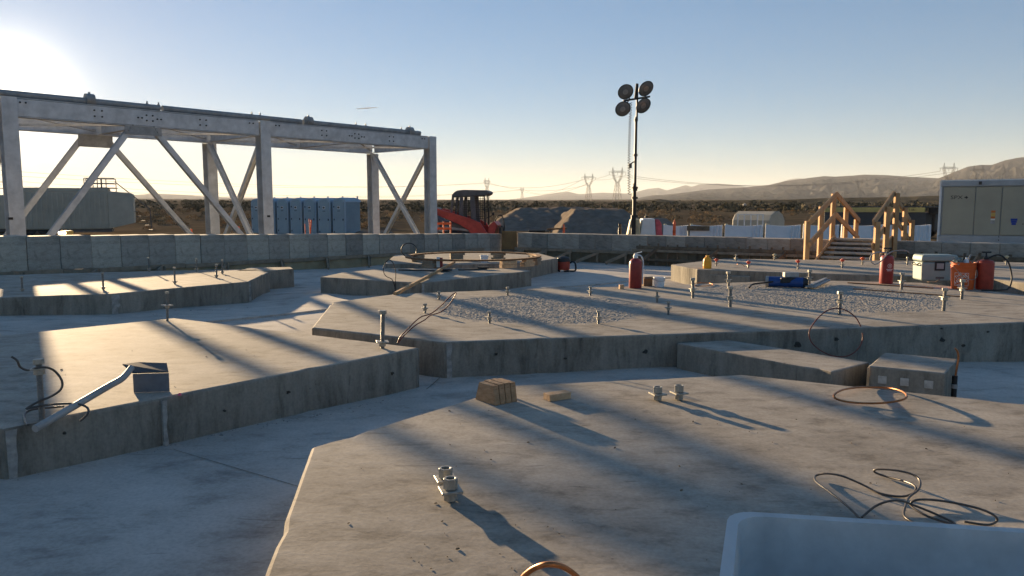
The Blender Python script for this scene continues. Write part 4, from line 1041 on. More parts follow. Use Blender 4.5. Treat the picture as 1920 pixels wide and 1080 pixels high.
# fire extinguisher
b = P(1191, 540, 0); root = empty('fire_extinguisher', b); tag(root, 'dark red fire extinguisher with a white strap standing on the middle pad', 'extinguisher')
r_ = 0.088
mb = MB(); mb.lathe([(r_ * 0.93, 0), (r_, 0.012), (r_, 0.335), (r_ * 0.96, 0.36), (r_ * 0.78, 0.39), (r_ * 0.45, 0.41), (0.03, 0.415)], 28); mb.build('tank', M['red'], root, 35)
mb = MB(); mb.lathe([(0.032, 0.415), (0.034, 0.44), (0.026, 0.46)], 14); mb.box((0, 0, 0.455), (0.05, 0.03, 0.03)); mb.build('valve', M['whitepaint'], root, 35)
mb = MB(); mb.bar((-0.02, 0, 0.475), (0.085, 0, 0.50), 0.022, 0.010); mb.build('lever', M['whitepaint'], root)
mb = MB(); mb.bar((-0.02, 0, 0.450), (0.085, 0, 0.44), 0.022, 0.010); mb.build('handle', M['blacksteel'], root)
mb = MB(); mb.tube(crom([(0.0, -0.02, 0.455), (0.06, -0.04, 0.45), (0.098, -0.02, 0.38), (0.100, 0, 0.25), (0.099, 0, 0.12), (0.1, 0, 0.05)]), 0.009); mb.build('hose', M['white'], root, 60)
# pump sprayers
def sprayer(px, py, r_, h, label, name='pump_sprayer', m_='redtank'):
    b = P(px, py, 0); root = empty(name, b); tag(root, label, 'sprayer')
    mb = MB(); mb.lathe([(r_ * 0.94, 0), (r_, 0.015), (r_, h * 0.86), (r_ * 0.97, h * 0.91), (r_ * 0.82, h * 0.96), (r_ * 0.5, h * 0.985), (0.03, h)], 28); mb.build('tank', M[m_], root, 35)
    mb = MB(); mb.lathe([(0.035, h - 0.004), (0.035, h + 0.02), (0.02, h + 0.03), (0.010, h + 0.05), (0.009, h + 0.09)], 12); mb.build('pump', M['black'], root, 40)
    mb = MB(); mb.bar((-0.06, 0, h + 0.095), (0.06, 0, h + 0.095), 0.02, 0.02); mb.build('pump_handle', M['black'], root)
    return root
s1 = sprayer(1661, 531.5, 0.093, 0.42, 'red sprayer tank with a round white emblem and a looped grey hose', m_='red')
t0 = facing(Vector(s1.location)) + 0.45
mb = MB(); mb.tube(crom([(0.0, -0.03, 0.44), (-0.10, -0.06, 0.46), (-0.20, -0.08, 0.46), (-0.28, -0.10, 0.42), (-0.29, -0.1, 0.34), (-0.22, -0.1, 0.29), (-0.12, -0.08, 0.34), (-0.03, -0.06, 0.43), (0.06, -0.04, 0.475)]), 0.009); mb.build('hose', M['steelgrey'], s1, 60)
mb = MB(); mb.tube(crom([(0.06, -0.04, 0.475), (0.16, -0.05, 0.49), (0.24, -0.05, 0.485), (0.29, -0.05, 0.455)]), 0.006); mb.build('wand', M['steelgrey'], s1, 60)
vs, fs = text_geo('B', 0.045); cyl_print(vs, fs, 0.093, 0.093, 0.265, t0, s1, 'emblem_letter', 'whiteink')
ring_v = [Vector((rr * math.cos(t), rr * math.sin(t), 0)) for rr in (0.026, 0.031) for t in np.linspace(0, 2 * math.pi, 25)[:-1]]
cyl_print(ring_v, [(i, (i + 1) % 24, 24 + (i + 1) % 24, 24 + i) for i in range(24)], 0.093, 0.093, 0.265, t0, s1, 'emblem_ring', 'whiteink')
for zc, w in ((0.215, 0.09), (0.195, 0.07)):
    cyl_print([Vector((x, y, 0)) for y in (-.004, .004) for x in np.linspace(-w / 2, w / 2, 7)], [(i, i + 1, 8 + i, 7 + i) for i in range(6)], 0.093, 0.093, zc, t0, s1, 'print_line', 'whiteink')
s2 = sprayer(1845, 542.5, 0.105, 0.41, 'orange-red pump sprayer with a black hose right of the orange bucket')
mb = MB(); mb.tube(crom([(0.02, -0.03, 0.43), (0.10, -0.05, 0.47), (0.17, -0.06, 0.46), (0.22, -0.08, 0.41), (0.26, -0.08, 0.36), (0.285, -0.10, 0.25), (0.28, -0.13, 0.14), (0.22, -0.17, 0.03), (0.10, -0.20, 0.012), (-0.05, -0.21, 0.012), (-0.16, -0.20, 0.012)]), 0.011); mb.build('hose', M['black'], s2, 60)
# orange bucket with tools
b = P(1804, 541.5, 0); root = empty('orange_bucket', b); tag(root, 'orange bucket with a white square store logo, full of tools', 'bucket')
mb = MB(); mb.lathe([(0.130, 0), (0.133, 0.01), (0.148, 0.27), (0.156, 0.272), (0.156, 0.282), (0.149, 0.284), (0.150, 0.31), (0.158, 0.312), (0.158, 0.322), (0.151, 0.324), (0.153, 0.352), (0.160, 0.353), (0.160, 0.366), (0.150, 0.367), (0.128, 0.02)], 32); mb.build('shell', M['orange'], root, 30)
mb = MB(); mb.tube(crom([(0.157, -0.02, 0.317), (0.12, -0.125, 0.20), (0.03, -0.168, 0.14), (-0.08, -0.148, 0.18), (-0.157, -0.02, 0.317)]), 0.0035, 6); mb.build('bail', M['bolt'], root, 60)
t0 = facing(b) - 0.12
def bk(vs, fs, name, m_, tilt=0.0, zc=0.14, off=0.002): return cyl_print(vs, fs, 0.133, 0.155, zc, t0, root, name, m_, tilt, off)
sq = 0.088
for a_, c_ in (((-sq, -sq), (sq, -sq)), ((sq, -sq), (sq, sq)), ((sq, sq), (-sq, sq)), ((-sq, sq), (-sq, -sq))):
    A, B = Vector((*a_, 0)), Vector((*c_, 0)); d = (B - A).normalized(); nv = Vector((-d.y, d.x, 0)) * 0.0045
    bk([A + (B - A) * (i / 8) + nv * s_ for s_ in (0, 1) for i in range(9)], [(i, i + 1, 10 + i, 9 + i) for i in range(8)], 'logo_border', 'whiteink')
for txt, dy, sz in (('THE', 0.058, 0.058), ('HOME', 0.004, 0.072), ('DEPOT', -0.052, 0.060)):
    vs, fs = text_geo(txt, sz); tl = R(40)
    vs = [Vector((v.x * 0.98 - dy * 0.0, v.y + dy, 0)) for v in vs]; bk(vs, fs, 'logo_lettering', 'whiteink', tilt=tl)
for k, (x, y, lean, L, m_, nm) in enumerate(((-0.08, -0.02, -0.5, 0.10, 'glove', 'rag'), (-0.03, -0.05, -0.2, 0.10, 'steelgrey', 'trowel_handle'), (0.02, -0.02, 0.1, 0.13, 'white', 'spray_bottle'), (0.07, 0.0, 0.55, 0.21, 'woodgrey', 'hammer_handle'), (0.05, 0.05, 0.35, 0.2, 'steelgrey', 'pry_bar'), (-0.05, 0.06, -0.3, 0.12, 'glove', 'rag'), (0.0, 0.06, 0.2, 0.15, 'blacksteel', 'brush_handle'))):
    o = empty(nm, Vector(b) + Vector((x, y, 0.28))); tag(o, {'rag': 'grey green rag stuffed in the orange bucket, ' + ('front left' if k == 0 else 'at the back'), 'trowel_handle': 'grey trowel handle standing in the orange bucket', 'spray_bottle': 'clear white bottle standing in the orange bucket', 'hammer_handle': 'leaning wooden hammer handle in the orange bucket', 'pry_bar': 'leaning grey pry bar in the orange bucket', 'brush_handle': 'black brush handle in the orange bucket'}[nm], nm.replace('_', ' '))
    mb = MB()
    if nm == 'rag':
        for q in range(26):
            c = Vector((random.gauss(0, .03), random.gauss(0, .025), 0.05 + random.uniform(0, .09))); mb.box(c, (.04, .03, .02), Matrix.Rotation(random.uniform(0, 3), 3, 'Z') @ Matrix.Rotation(random.uniform(-.9, .9), 3, 'X'))
        mb.build('cloth', M[m_], o)
    elif nm == 'spray_bottle':
        mb.lathe([(0.035, -0.05), (0.038, 0.07), (0.03, 0.11), (0.012, 0.135), (0.012, 0.155)], 14); mb.build('body', M[m_], o, 40)
    else:
        e = Vector((math.sin(lean) * L, 0, math.cos(lean) * L)); mb.tube(crom([Vector((0, 0, -0.06)), e * 0.3, e * 0.8, e]), 0.012, 8); mb.build('shaft', M[m_], o, 50)
# cooler
b = P(1760, 527, 0); root = empty('ice_cooler', b, R(-6)); tag(root, 'pale grey-green ice cooler with a dark framed label on its front', 'cooler')
mb = MB(); mb.box((0, 0.16, 0.145), (0.50, 0.33, 0.285), taper=1.04); bevel(mb.build('body', M['cooler'], root), 0.025, 3)
mb = MB(); mb.box((0, 0.16, 0.345), (0.545, 0.365, 0.10), taper=0.94); bevel(mb.build('lid', M['cooler'], root), 0.03, 3)
mb = MB(); mb.box((0.0, -0.014, 0.225), (0.15, 0.012, 0.13)); bevel(mb.build('label_frame', M['black'], root), 0.008, 2)
mb = MB(); mb.box((0.0, -0.023, 0.228), (0.10, 0.008, 0.085)); mb.build('label_plate', M['steelgrey'], root)
mb = MB(); mb.box((0.01, -0.004, 0.05), (0.12, 0.012, 0.03)); mb.build('drain_recess', M['tankdark'], root)
for s_ in (-1, 1): mb = MB(); mb.tube(crom([(s_ * 0.265, 0.06, 0.27), (s_ * 0.30, 0.08, 0.24), (s_ * 0.30, 0.24, 0.24), (s_ * 0.265, 0.26, 0.27)]), 0.009, 8); mb.build('side_handle', M['black'], root, 50)
q = P(1752, 529, 0); mb = MB(); mb.box((0, 0, 0.004), (0.20, 0.05, 0.006)); mb.bar((0.02, 0, 0.006), (0.07, -0.02, 0.05), 0.02, 0.006); o = mb.build('card_scraps', M['card']); o.location = q; tag(o, 'brown card scraps at the foot of the cooler', 'scrap')
# yellow jug
b = P(1326, 503.5, 0); root = empty('yellow_jug', b); tag(root, 'yellow-orange rounded plastic jug on the left end of the back right pad', 'jug')
mb = MB(); mb.lathe([(0.070, 0), (0.076, 0.012), (0.076, 0.14), (0.070, 0.175), (0.05, 0.20), (0.028, 0.212), (0.028, 0.22)], 22); mb.build('body', M['yellow'], root, 40)
mb = MB(); mb.lathe([(0.032, 0.218), (0.032, 0.24), (0.025, 0.245)], 14); mb.build('cap', M['yellow'], root, 40)
mb = MB(); mb.lathe([(0.0775, 0.05), (0.079, 0.055), (0.079, 0.065), (0.0775, 0.07)], 22); mb.build('rib', M['yellow'], root, 40)
# blue drum vacuum with wand and plate
p0, p1 = P(1440, 527.5, 0.075), P(1508, 530, 0.075); root = empty('blue_drum', (p0.x, p0.y, 0)); tag(root, 'blue drum lying on its side with a black wand and a grey pack on top', 'drum'); L0 = Vector((p0.x, p0.y, 0))
mb = MB(); dx = (p1 - p0).normalized(); mb.cyl(p0 - L0, p1 - L0, 0.072, n=24); mb.build('drum', M['blue'], root, 40)
mb = MB(); mb.cyl(p0 - L0 - dx * 0.03, p0 - L0 + dx * 0.012, 0.076, n=24); mb.build('end_cap', M['steelgrey'], root, 40)
mb = MB(); mb.cyl(p1 - L0 - dx * 0.012, p1 - L0 + dx * 0.05, 0.076, 0.05, n=24); mb.build('end_cap', M['black'], root, 40)
mb = MB(); mb.box((p0 + p1) / 2 - L0 + dx * 0.06 + Vector((0, 0.0, 0.105)), (0.20, 0.10, 0.07)); bevel(mb.build('grey_pack', M['steelgrey'], root), 0.01, 2)
mb = MB(); mb.box((p0 + p1) / 2 - L0 + Vector((0, -0.07, 0.03)), (0.20, 0.04, 0.07)); bevel(mb.build('motor_bracket', M['black'], root), 0.008, 2)
w0, w1, w2 = P(1405, 539, 0.02), P(1412, 533, 0.045), P(1462, 526.5, 0.09); mb = MB(); mb.tube(crom([w0 - L0, w1 - L0, (w1 + w2) / 2 - L0, w2 - L0]), 0.013, 8); mb.build('wand', M['black'], root, 50)
a, b_ = P(1519, 538, 0.03), P(1548, 525, 0.05); c = Vector((a.x, a.y, 0)); mb = MB(); mb.bar(a - c, b_ - c, 0.14, 0.025); mb.bar(a - c + Vector((0, 0, 0.015)), b_ - c + Vector((0, 0, 0.02)), 0.05, 0.03); o = bevel(mb.build('float_plate', M['galv2']), 0.005, 1); o.location = c; tag(o, 'grey and black float plate propped right of the blue drum', 'float')
# small things near the extinguisher
b = P(1215, 536.5, 0); root = empty('cardboard_box', b, 0.2); tag(root, 'small brown cardboard box right of the extinguisher', 'box'); mb = MB(); mb.box((0, 0.05, 0.058), (0.13, 0.11, 0.115)); bevel(mb.build('body', M['card'], root), 0.003, 1); mb = MB(); mb.box((0.0, -0.02, 0.121), (0.13, 0.05, 0.004), Matrix.Rotation(0.5, 3, 'X')); mb.build('flap', M['card'], root)
b = P(1236, 537.5, 0); root = empty('small_bucket', b); tag(root, 'small white bucket beside the cardboard box', 'bucket'); mb = MB(); mb.lathe([(0.065, 0), (0.08, 0.12), (0.086, 0.12), (0.086, 0.135), (0.078, 0.135), (0.06, 0.02)], 20); mb.build('shell', M['white'], root, 40)
mb = MB(); mb.tube(crom([(0.083, 0, 0.125), (0.05, -0.085, 0.09), (-0.05, -0.085, 0.09), (-0.083, 0, 0.125)]), 0.003, 6); mb.build('bail', M['bolt'], root, 60)
b = P(1165, 542, 0); root = empty('wood_block', b, 0.3); tag(root, 'tiny pale wood block left of the extinguisher', 'wood block'); mb = MB(); mb.box((0, 0, 0.03), (0.062, 0.05, 0.06)); bevel(mb.build('block', M['woodlight'], root), 0.002, 1)
for x0, y0, x1, y1, lb in ((1590, 530, 1750, 540, 'dark flat steel bar on the pad in front of the red sprayer'), (1600, 541.5, 1800, 556, 'thin dark steel rod on the pad at right')):
    p0, p1 = P(x0, y0, 0.008), P(x1, y1, 0.008); c = Vector((p0.x, p0.y, 0)); mb = MB(); mb.bar(p0 - c, p1 - c, 0.05 if y0 == 530 else 0.012, 0.012); o = mb.build('steel_bar', M['rust']); o.location = c; tag(o, lb, 'bar')

# ------------------------------------------------------------------ wooden steps over the right wall
sb = P(1517, 489.5, -0.12); base0 = Vector((D(1517, 490, 16.6).x, 16.6, 0))
sdv = -RWN; swv = RWD                              # along the flight, across it
pk = D(1573, 450, 19.0); gz0 = ground_z(base0.x, base0.y)
root = empty('wooden_steps', (base0.x, base0.y, gz0)); tag(root, 'timber steps with handrails bridging the block wall', 'steps'); Ls = Vector(root.location)
W = 1.28; RUN = 2.55; ZT = 0.335; ZB = gz0
def sp(u, v, z): p = base0 + sdv * u + swv * v; return Vector((p.x, p.y, z)) - Ls
def sbar(name, a, b, w, h, m_='wood'):
    mb = MB(); mb.bar(a, b, w, h); return bevel(mb.build(name, M[m_], root), 0.004, 1)
def line_z(u): return ZB + 0.18 + (ZT - ZB - 0.18) * min(u / RUN, 1.0)
for v in (0, W):
    sbar('stringer', sp(0, v, ZB + 0.12), sp(RUN, v, ZT - 0.05), 0.04, 0.20)
    sbar('stringer', sp(RUN + 0.02, v, ZT - 0.05), sp(RUN + 3.0, v, -0.55), 0.04, 0.20)
    hts = [(0.0, line_z(0) + 1.12), (RUN * 0.5, line_z(RUN * .5) + 1.12), (RUN, ZT + 1.12), (RUN + 1.6, ZT + 0.78), (RUN + 3.1, ZT + 0.44)]
    sgn = -1 if v == 0 else 1
    for u, zt in hts:
        zb = ground_z(*(sp(u, v, 0) + Ls).xy) - 0.0 if u < RUN else -0.64
        if u == RUN: zb = -0.62
        sbar('post', sp(u, v + sgn * 0.065, zb), sp(u, v + sgn * 0.065, zt), 0.10, 0.10)
    for dz, nm in ((0.0, 'handrail'), (-0.50, 'mid_rail')):
        z0_, z1_, z2_ = hts[0][1] + dz, hts[2][1] + dz, hts[4][1] + dz
        vv = v + (0 if nm == 'handrail' else -sgn * 0.0)
        sbar(nm, sp(-0.06, vv, z0_ - 0.02), sp(RUN, vv, z1_ - 0.01), 0.045, 0.13); sbar(nm, sp(RUN + 0.01, vv, z1_ - 0.02), sp(RUN + 3.2, vv, z2_ - 0.04), 0.045, 0.13)
    sbar('toe_rail', sp(-0.02, v, line_z(0) + 0.02), sp(RUN, v, ZT + 0.06), 0.04, 0.10)
NT = 8
for i in range(NT):
    u = 0.05 + (RUN - 0.1) * i / (NT - 1); z = ZB + 0.16 + (ZT - ZB - 0.16) * i / (NT - 1)
    mb = MB(); mb.bar(sp(u, 0.025, z), sp(u, W - 0.025, z), 0.29, 0.045); bevel(mb.build('tread', M['tread'], root), 0.004, 1)
for i in range(5):
    u = RUN + 0.3 + 0.58 * i; z = ZT - 0.16 * (i + 1)
    mb = MB(); mb.bar(sp(u, 0.025, z), sp(u, W - 0.025, z), 0.27, 0.038); mb.build('tread', M['woodgrey'], root)
sbar('bottom_riser', sp(-0.10, 0.0, ZB + 0.07), sp(-0.10, W, ZB + 0.07), 0.04, 0.14, 'woodgrey')

# ------------------------------------------------------------------ white equipment enclosure behind the right wall
e0 = D(1759, 450, 36.0); g = terr(e0.x, e0.y); rz = math.atan2(RWD.y, RWD.x)
root = empty('equipment_enclosure', (e0.x, e0.y, g), rz); tag(root, 'tan panelled equipment enclosure with grey trim and stickers at the right edge', 'enclosure')
EH = 3.0; EL = 7.5; ED = 2.5
mb = MB(); mb.box((EL / 2, ED / 2 + 0.02, EH / 2), (EL - 0.04, ED - 0.04, EH - 0.04)); mb.build('core', M['trimgrey'], root)
mb = MB(); mb.box((EL / 2, -0.03, 0.22), (EL, 0.06, 0.44)); bevel(mb.build('base_rail', M['trimgrey'], root), 0.01, 1)
mb = MB(); mb.box((EL / 2, -0.03, EH - 0.13), (EL, 0.08, 0.26)); bevel(mb.build('top_rail', M['trimgrey'], root), 0.01, 1)
mb = MB(); mb.box((EL / 2, ED / 2, EH + 0.02), (EL + 0.06, ED + 0.1, 0.05)); mb.build('roof', M['whitepaint'], root)
mb = MB(); mb.box((-0.01, 0.0, EH / 2), (0.09, 0.10, EH - 0.02)); mb.build('corner_post', M['whitepaint'], root)
xs = [0.10, 1.42, 2.46, 3.60, 4.9, 6.2, 7.45]
for i in range(6):
    mb = MB(); w = xs[i + 1] - xs[i] - 0.03; mb.box((xs[i] + w / 2 + 0.015, -0.012, 0.46 + (EH - 0.74) / 2), (w, 0.03, EH - 0.76)); bevel(mb.build('side_panel', M['tan'], root), 0.008, 1)
mb = MB(); mb.box((2.98, -0.036, 0.46 + 0.62), (0.86, 0.02, 1.18)); bevel(mb.build('access_door', M['tan'], root), 0.006, 1)
mb = MB(); mb.box((3.33, -0.052, 1.0), (0.03, 0.02, 0.06)); mb.build('door_latch', M['black'], root)
vs, fs = text_geo('SPX', 0.24); mb = MB(); mb.add([(v.x * 1.25 + 0.66, -0.031, v.y + 2.22) for v in vs], fs); mb.build('lettering', M['ink'], root, fix=False)
mb = MB(); mb.box((1.06, -0.031, 2.22), (0.10, 0.004, 0.09), Matrix.Rotation(0.785, 3, 'Y')); mb.box((1.0, -0.032, 2.22), (0.05, 0.004, 0.05), Matrix.Rotation(0.785, 3, 'Y')); mb.build('logo_mark', M['ink'], root)
for z, h, m_ in ((1.56, 0.10, 'orangeink'), (1.42, 0.14, 'yelink'), (1.29, 0.10, 'orangeink'), (1.20, 0.07, 'whiteink'), (1.07, 0.15, 'steelgrey')):
    mb = MB(); mb.box((2.16, -0.031, z), (0.17, 0.006, h)); mb.build('sticker', M[m_], root)
for z, w in ((1.20, 0.26), (1.10, 0.22), (1.0, 0.17)): mb = MB(); mb.box((2.98, -0.050, z), (w, 0.006, 0.095)); mb.build('sticker', M['blueink'], root)
for x in (2.36, 3.75): mb = MB(); mb.box((x, -0.065, 0.04), (0.32, 0.02, 0.07)); mb.build('fork_pocket', M['ink'], root)
mb = MB(); mb.box((1.58, -0.08, EH - 0.12), (0.12, 0.06, 0.14)); mb.build('lamp', M['black'], root)
for x in (2.44, 3.62):
    for z in (0.1, 0.25, 0.4): mb = MB(); mb.cyl((x, -0.06, z), (x, -0.075, z), 0.025, n=8); mb.build('rivet', M['ink'], root)

# ------------------------------------------------------------------ white barriers behind the right wall
edges = [1243, 1292, 1357, 1433, 1504, 1576, 1660, 1748]
for i in range(7):
    Ya, Yb = 31.5 - 0.42 * i, 31.5 - 0.42 * (i + 1)
    A = D(edges[i], 420, Ya); B = D(edges[i + 1], 420, Yb); g = terr(A.x, A.y); d = (B - A); d.z = 0; L = d.length; rz_ = math.atan2(d.y, d.x)
    root = empty('water_barrier', (A.x, A.y, g), rz_)
    tag(root, ('white barrier behind the right wall, ' + ('leftmost, beside the orange post', 'second from left, under a board', 'third from the left', 'fourth from the left', 'just left of the steps', 'seen through the steps', 'rightmost, with deep ribs at its end')[i]), 'barrier', 'white barriers behind the right wall')
    H = 1.02 + 0.012 * i
    prof = [(-0.28, 0.0), (0.28, 0.0), (0.28, 0.12), (0.16, 0.45), (0.13, H), (-0.13, H), (-0.16, 0.45), (-0.28, 0.12)]
    nseg = 22; mb = MB(); vs = []
    for k in range(nseg + 1):
        t = k / nseg; sag = -0.05 * math.sin(math.pi * t) + 0.02; rib = 0.0
        if (0.70 < t and k % 2 == 0) or (i == 6 and t > 0.45 and k % 2 == 0): rib = 0.16
        for y, z in prof: vs.append((0.05 + (L - 0.10) * t, y * (1 - rib * 2.2), z + (sag if z > 0.9 else 0)))
    n = 8; fs = [(k * n + q, k * n + (q + 1) % n, (k + 1) * n + (q + 1) % n, (k + 1) * n + q) for k in range(nseg) for q in range(n)] + [tuple(reversed(range(n))), tuple(range(nseg * n, nseg * n + n))]
    mb.add(vs, fs); mb.build('shell', M['white'], root, 25)
    mb = MB(); mb.lathe([(0.06, H - 0.02), (0.06, H + 0.04), (0.04, H + 0.06)], 12, (0.10, 0, 0)); mb.build('fill_cap', M['capyel'], root, 40)
    if i == 1:
        o = empty('board', (A.x, A.y, g), rz_); tag(o, 'brown board lying along the top of a white barrier', 'board'); mb = MB(); mb.box((L * 0.28, -0.20, H - 0.12), (0.9, 0.04, 0.19)); mb.build('plank', M['wooddark'], o)

# white framed horizontal tank farther back
c = D(1387, 420, 44.0); g = terr(c.x, c.y); root = empty('horizontal_tank', (c.x, c.y, g), R(-20)); tag(root, 'white horizontal tank with a faceted end and a light frame', 'tank')
mb = MB(); n = 12; Rt = 0.70
vs = []
for x, k in ((0.0, 0.97), (0.05, 1.0), (2.5, 1.0), (2.55, 0.97)):
    for i in range(n): t = 2 * math.pi * (i + 0.5) / n; vs.append((x, Rt * k * math.cos(t), 0.85 + Rt * k * math.sin(t)))
mb.add(vs, [(j * n + i, j * n + (i + 1) % n, (j + 1) * n + (i + 1) % n, (j + 1) * n + i) for j in range(3) for i in range(n)] + [tuple(reversed(range(n))), tuple(range(3 * n, 4 * n))])
o = mb.build('shell', M['tank'], root); o.rotation_euler = (0, 0, R(-35))
for x in (0.6, 1.05, 1.5, 1.95, 2.3):
    mb = MB(); mb.bar((x, -0.95, 0.0), (x, -0.95, 1.35), 0.05, 0.05); o = mb.build('frame_post', M['whitepaint'], root); o.rotation_euler = (0, 0, R(-35))
mb = MB(); mb.bar((0.6, -0.95, 1.35), (2.32, -0.95, 1.35), 0.05, 0.05); o = mb.build('frame_rail', M['whitepaint'], root); o.rotation_euler = (0, 0, R(-35))
mb = MB(); mb.cyl((-0.06, 0.1, 0.75), (0.0, 0.1, 0.75), 0.16, n=14); o = mb.build('hatch', M['steelgrey'], root); o.rotation_euler = (0, 0, R(-35))
mb = MB(); mb.tube(crom([(-0.05, -0.1, 0.9), (-0.2, -0.15, 0.85), (-0.25, -0.2, 0.5), (-0.2, -0.25, 0.02)]), 0.05, 8); o = mb.build('hose', M['whitepaint'], root, 50); o.rotation_euler = (0, 0, R(-35))
mb = MB(); mb.lathe([(0.1, 1.86), (0.1, 1.93), (0.04, 1.95), (0.04, 2.0)], 10, (0.3, 0, 0)); o = mb.build('vent', M['steelgrey'], root, 40); o.rotation_euler = (0, 0, R(-35))

# dark trailer box with a yellow beam
c = D(1545, 420, 47.0); g = terr(c.x, c.y); c2 = D(1735, 420, 42.0); d = c2 - c; L = math.hypot(d.x, d.y); root = empty('gooseneck_trailer', (c.x, c.y, g), math.atan2(d.y, d.x)); tag(root, 'dark trailer box with a yellow top beam seen through the wooden steps', 'trailer')
mb = MB(); mb.box((L / 2, 1.1, 0.95), (L, 2.2, 1.0)); bevel(mb.build('box', M['dkpanel'], root), 0.02, 1)
mb = MB(); mb.box((L / 2, -0.04, 1.60), (L - 0.1, 0.12, 0.26)); bevel(mb.build('top_beam', M['yband'], root), 0.01, 1)
mb = MB(); mb.box((L / 2, 1.1, 1.78), (L - 0.05, 2.2, 0.05)); mb.build('deck', M['dkpanel'], root)
vs, fs = text_geo('WC  1181', 0.20); mb = MB(); mb.add([(v.x + L - 0.95, -0.104, v.y + 1.60) for v in vs], fs); mb.build('lettering', M['ink'], root, fix=False)
for x in (0.8, 1.7, L - 0.7):
    for y in (0.25, 1.95): mb = MB(); mb.cyl((x, y - 0.12, 0.40), (x, y + 0.12, 0.40), 0.40, n=18); mb.build('wheel', M['black'], root, 40)
mb = MB(); mb.box((L + 0.45, 0.8, 1.55), (0.9, 1.0, 0.35)); mb.box((L + 0.25, 0.4, 0.9), (0.14, 0.14, 1.0)); mb.build('gooseneck', M['blacksteel'], root)

# ------------------------------------------------------------------ light tower
b = D(1187, 445, 26.2); g = terr(b.x, b.y); root = empty('light_tower', (b.x, b.y, g)); tag(root, 'tall black mast with four round flood lamps on a white and red trailer', 'light tower')
hz = lambda y: D(1187, y, 26.2).z - g
mb = MB(); mb.box((0, 0, hz(405) / 2), (0.15, 0.15, hz(405))); mb.build('mast_section', M['blacksteel'], root)
mb = MB(); mb.box((0.02, 0, (hz(405) + hz(352)) / 2), (0.11, 0.11, hz(352) - hz(405) + 0.3)); mb.build('mast_section', M['blacksteel'], root)
mb = MB(); mb.box((0.035, 0, (hz(352) + hz(225)) / 2), (0.085, 0.085, hz(225) - hz(352) + 0.2)); mb.build('mast_section', M['blacksteel'], root)
mb = MB(); mb.box((0.06, 0, (hz(225) + hz(159)) / 2), (0.06, 0.06, hz(159) - hz(225))); mb.build('mast_section', M['blacksteel'], root)
for y, w in ((352, 0.20), (356, 0.16), (371, 0.2), (291, 0.14), (225, 0.12), (405, 0.22)): mb = MB(); mb.box((0.03, 0, hz(y)), (w, 0.14, 0.07)); mb.build('mast_collar', M['blacksteel'], root)
mb = MB(); mb.bar((-0.42, 0, hz(188) - 0.02), (0.50, 0, hz(181)), 0.06, 0.06); mb.build('lamp_bar', M['blacksteel'], root)
mb = MB(); mb.cyl((0.0, 0, hz(185)), (0.05, 0, hz(157)), 0.05, n=10); mb.build('mast_head', M['blacksteel'], root)
for px, py, w in ((1173, 172, 'upper left'), (1211, 166, 'upper right'), (1168, 204, 'lower left'), (1206, 198, 'lower right')):
    c = D(px, py, 26.05) - Vector(root.location); k = 0.27
    nd = Vector((0.25 if px > 1190 else -0.25, -0.80, -0.42)).normalized()
    a_ = nd.orthogonal().normalized(); b2 = nd.cross(a_)
    def disc(prof, m_, name, par):
        mb = MB(); n = 26; vs = []
        for r_, dd_ in prof:
            for i in range(n): t = 2 * math.pi * i / n; vs.append(c + a_ * (r_ * math.cos(t)) + b2 * (r_ * 0.86 * math.sin(t)) + nd * dd_)
        fs = [(j * n + i, j * n + (i + 1) % n, (j + 1) * n + (i + 1) % n, (j + 1) * n + i) for j in range(len(prof) - 1) for i in range(n)] + [tuple(reversed(range(n))), tuple(range((len(prof) - 1) * n, len(prof) * n))]
        mb.add(vs, fs); return mb.build(name, M[m_], par, 40)
    lamp = disc([(0.07, -0.20), (0.16, -0.15), (0.25, -0.04), (0.285, 0.0), (0.285, 0.02), (0.262, 0.022), (0.262, 0.008)], 'blacksteel', 'flood_lamp', root)
    disc([(0.255, 0.010), (0.24, 0.020), (0.10, 0.032), (0.04, 0.034)], 'lens', 'lamp_glass', lamp)
    disc([(0.10, 0.034), (0.06, 0.040), (0.02, 0.041)], 'reflector', 'bulb_shroud', lamp)
    e = Vector((0.05 + (0.28 if px > 1190 else -0.25), 0, hz(184))); mb = MB(); mb.tube(crom([c - nd * 0.12, (c + e) / 2 + Vector((0, 0.03, -0.05)), e]), 0.022, 8); mb.build('lamp_bracket', M['blacksteel'], lamp, 50)
pts = []
for i in range(260):
    t = i / 259; z = hz(192) + (hz(365) - hz(192)) * t; a_ = t * 2 * math.pi * 36; pts.append((-0.16 - 0.03 * math.sin(t * 3) + 0.045 * math.cos(a_), 0.045 * math.sin(a_), z))
mb = MB(); mb.tube(pts, 0.011, 5); mb.build('coil_cord', M['black'], root, 60)
mb = MB(); mb.box((-0.14, 0, hz(311)), (0.10, 0.06, 0.16)); mb.bar((-0.16, 0, hz(308)), (0.0, 0, hz(303)), 0.04, 0.04); mb.build('cord_clip', M['blacksteel'], root)
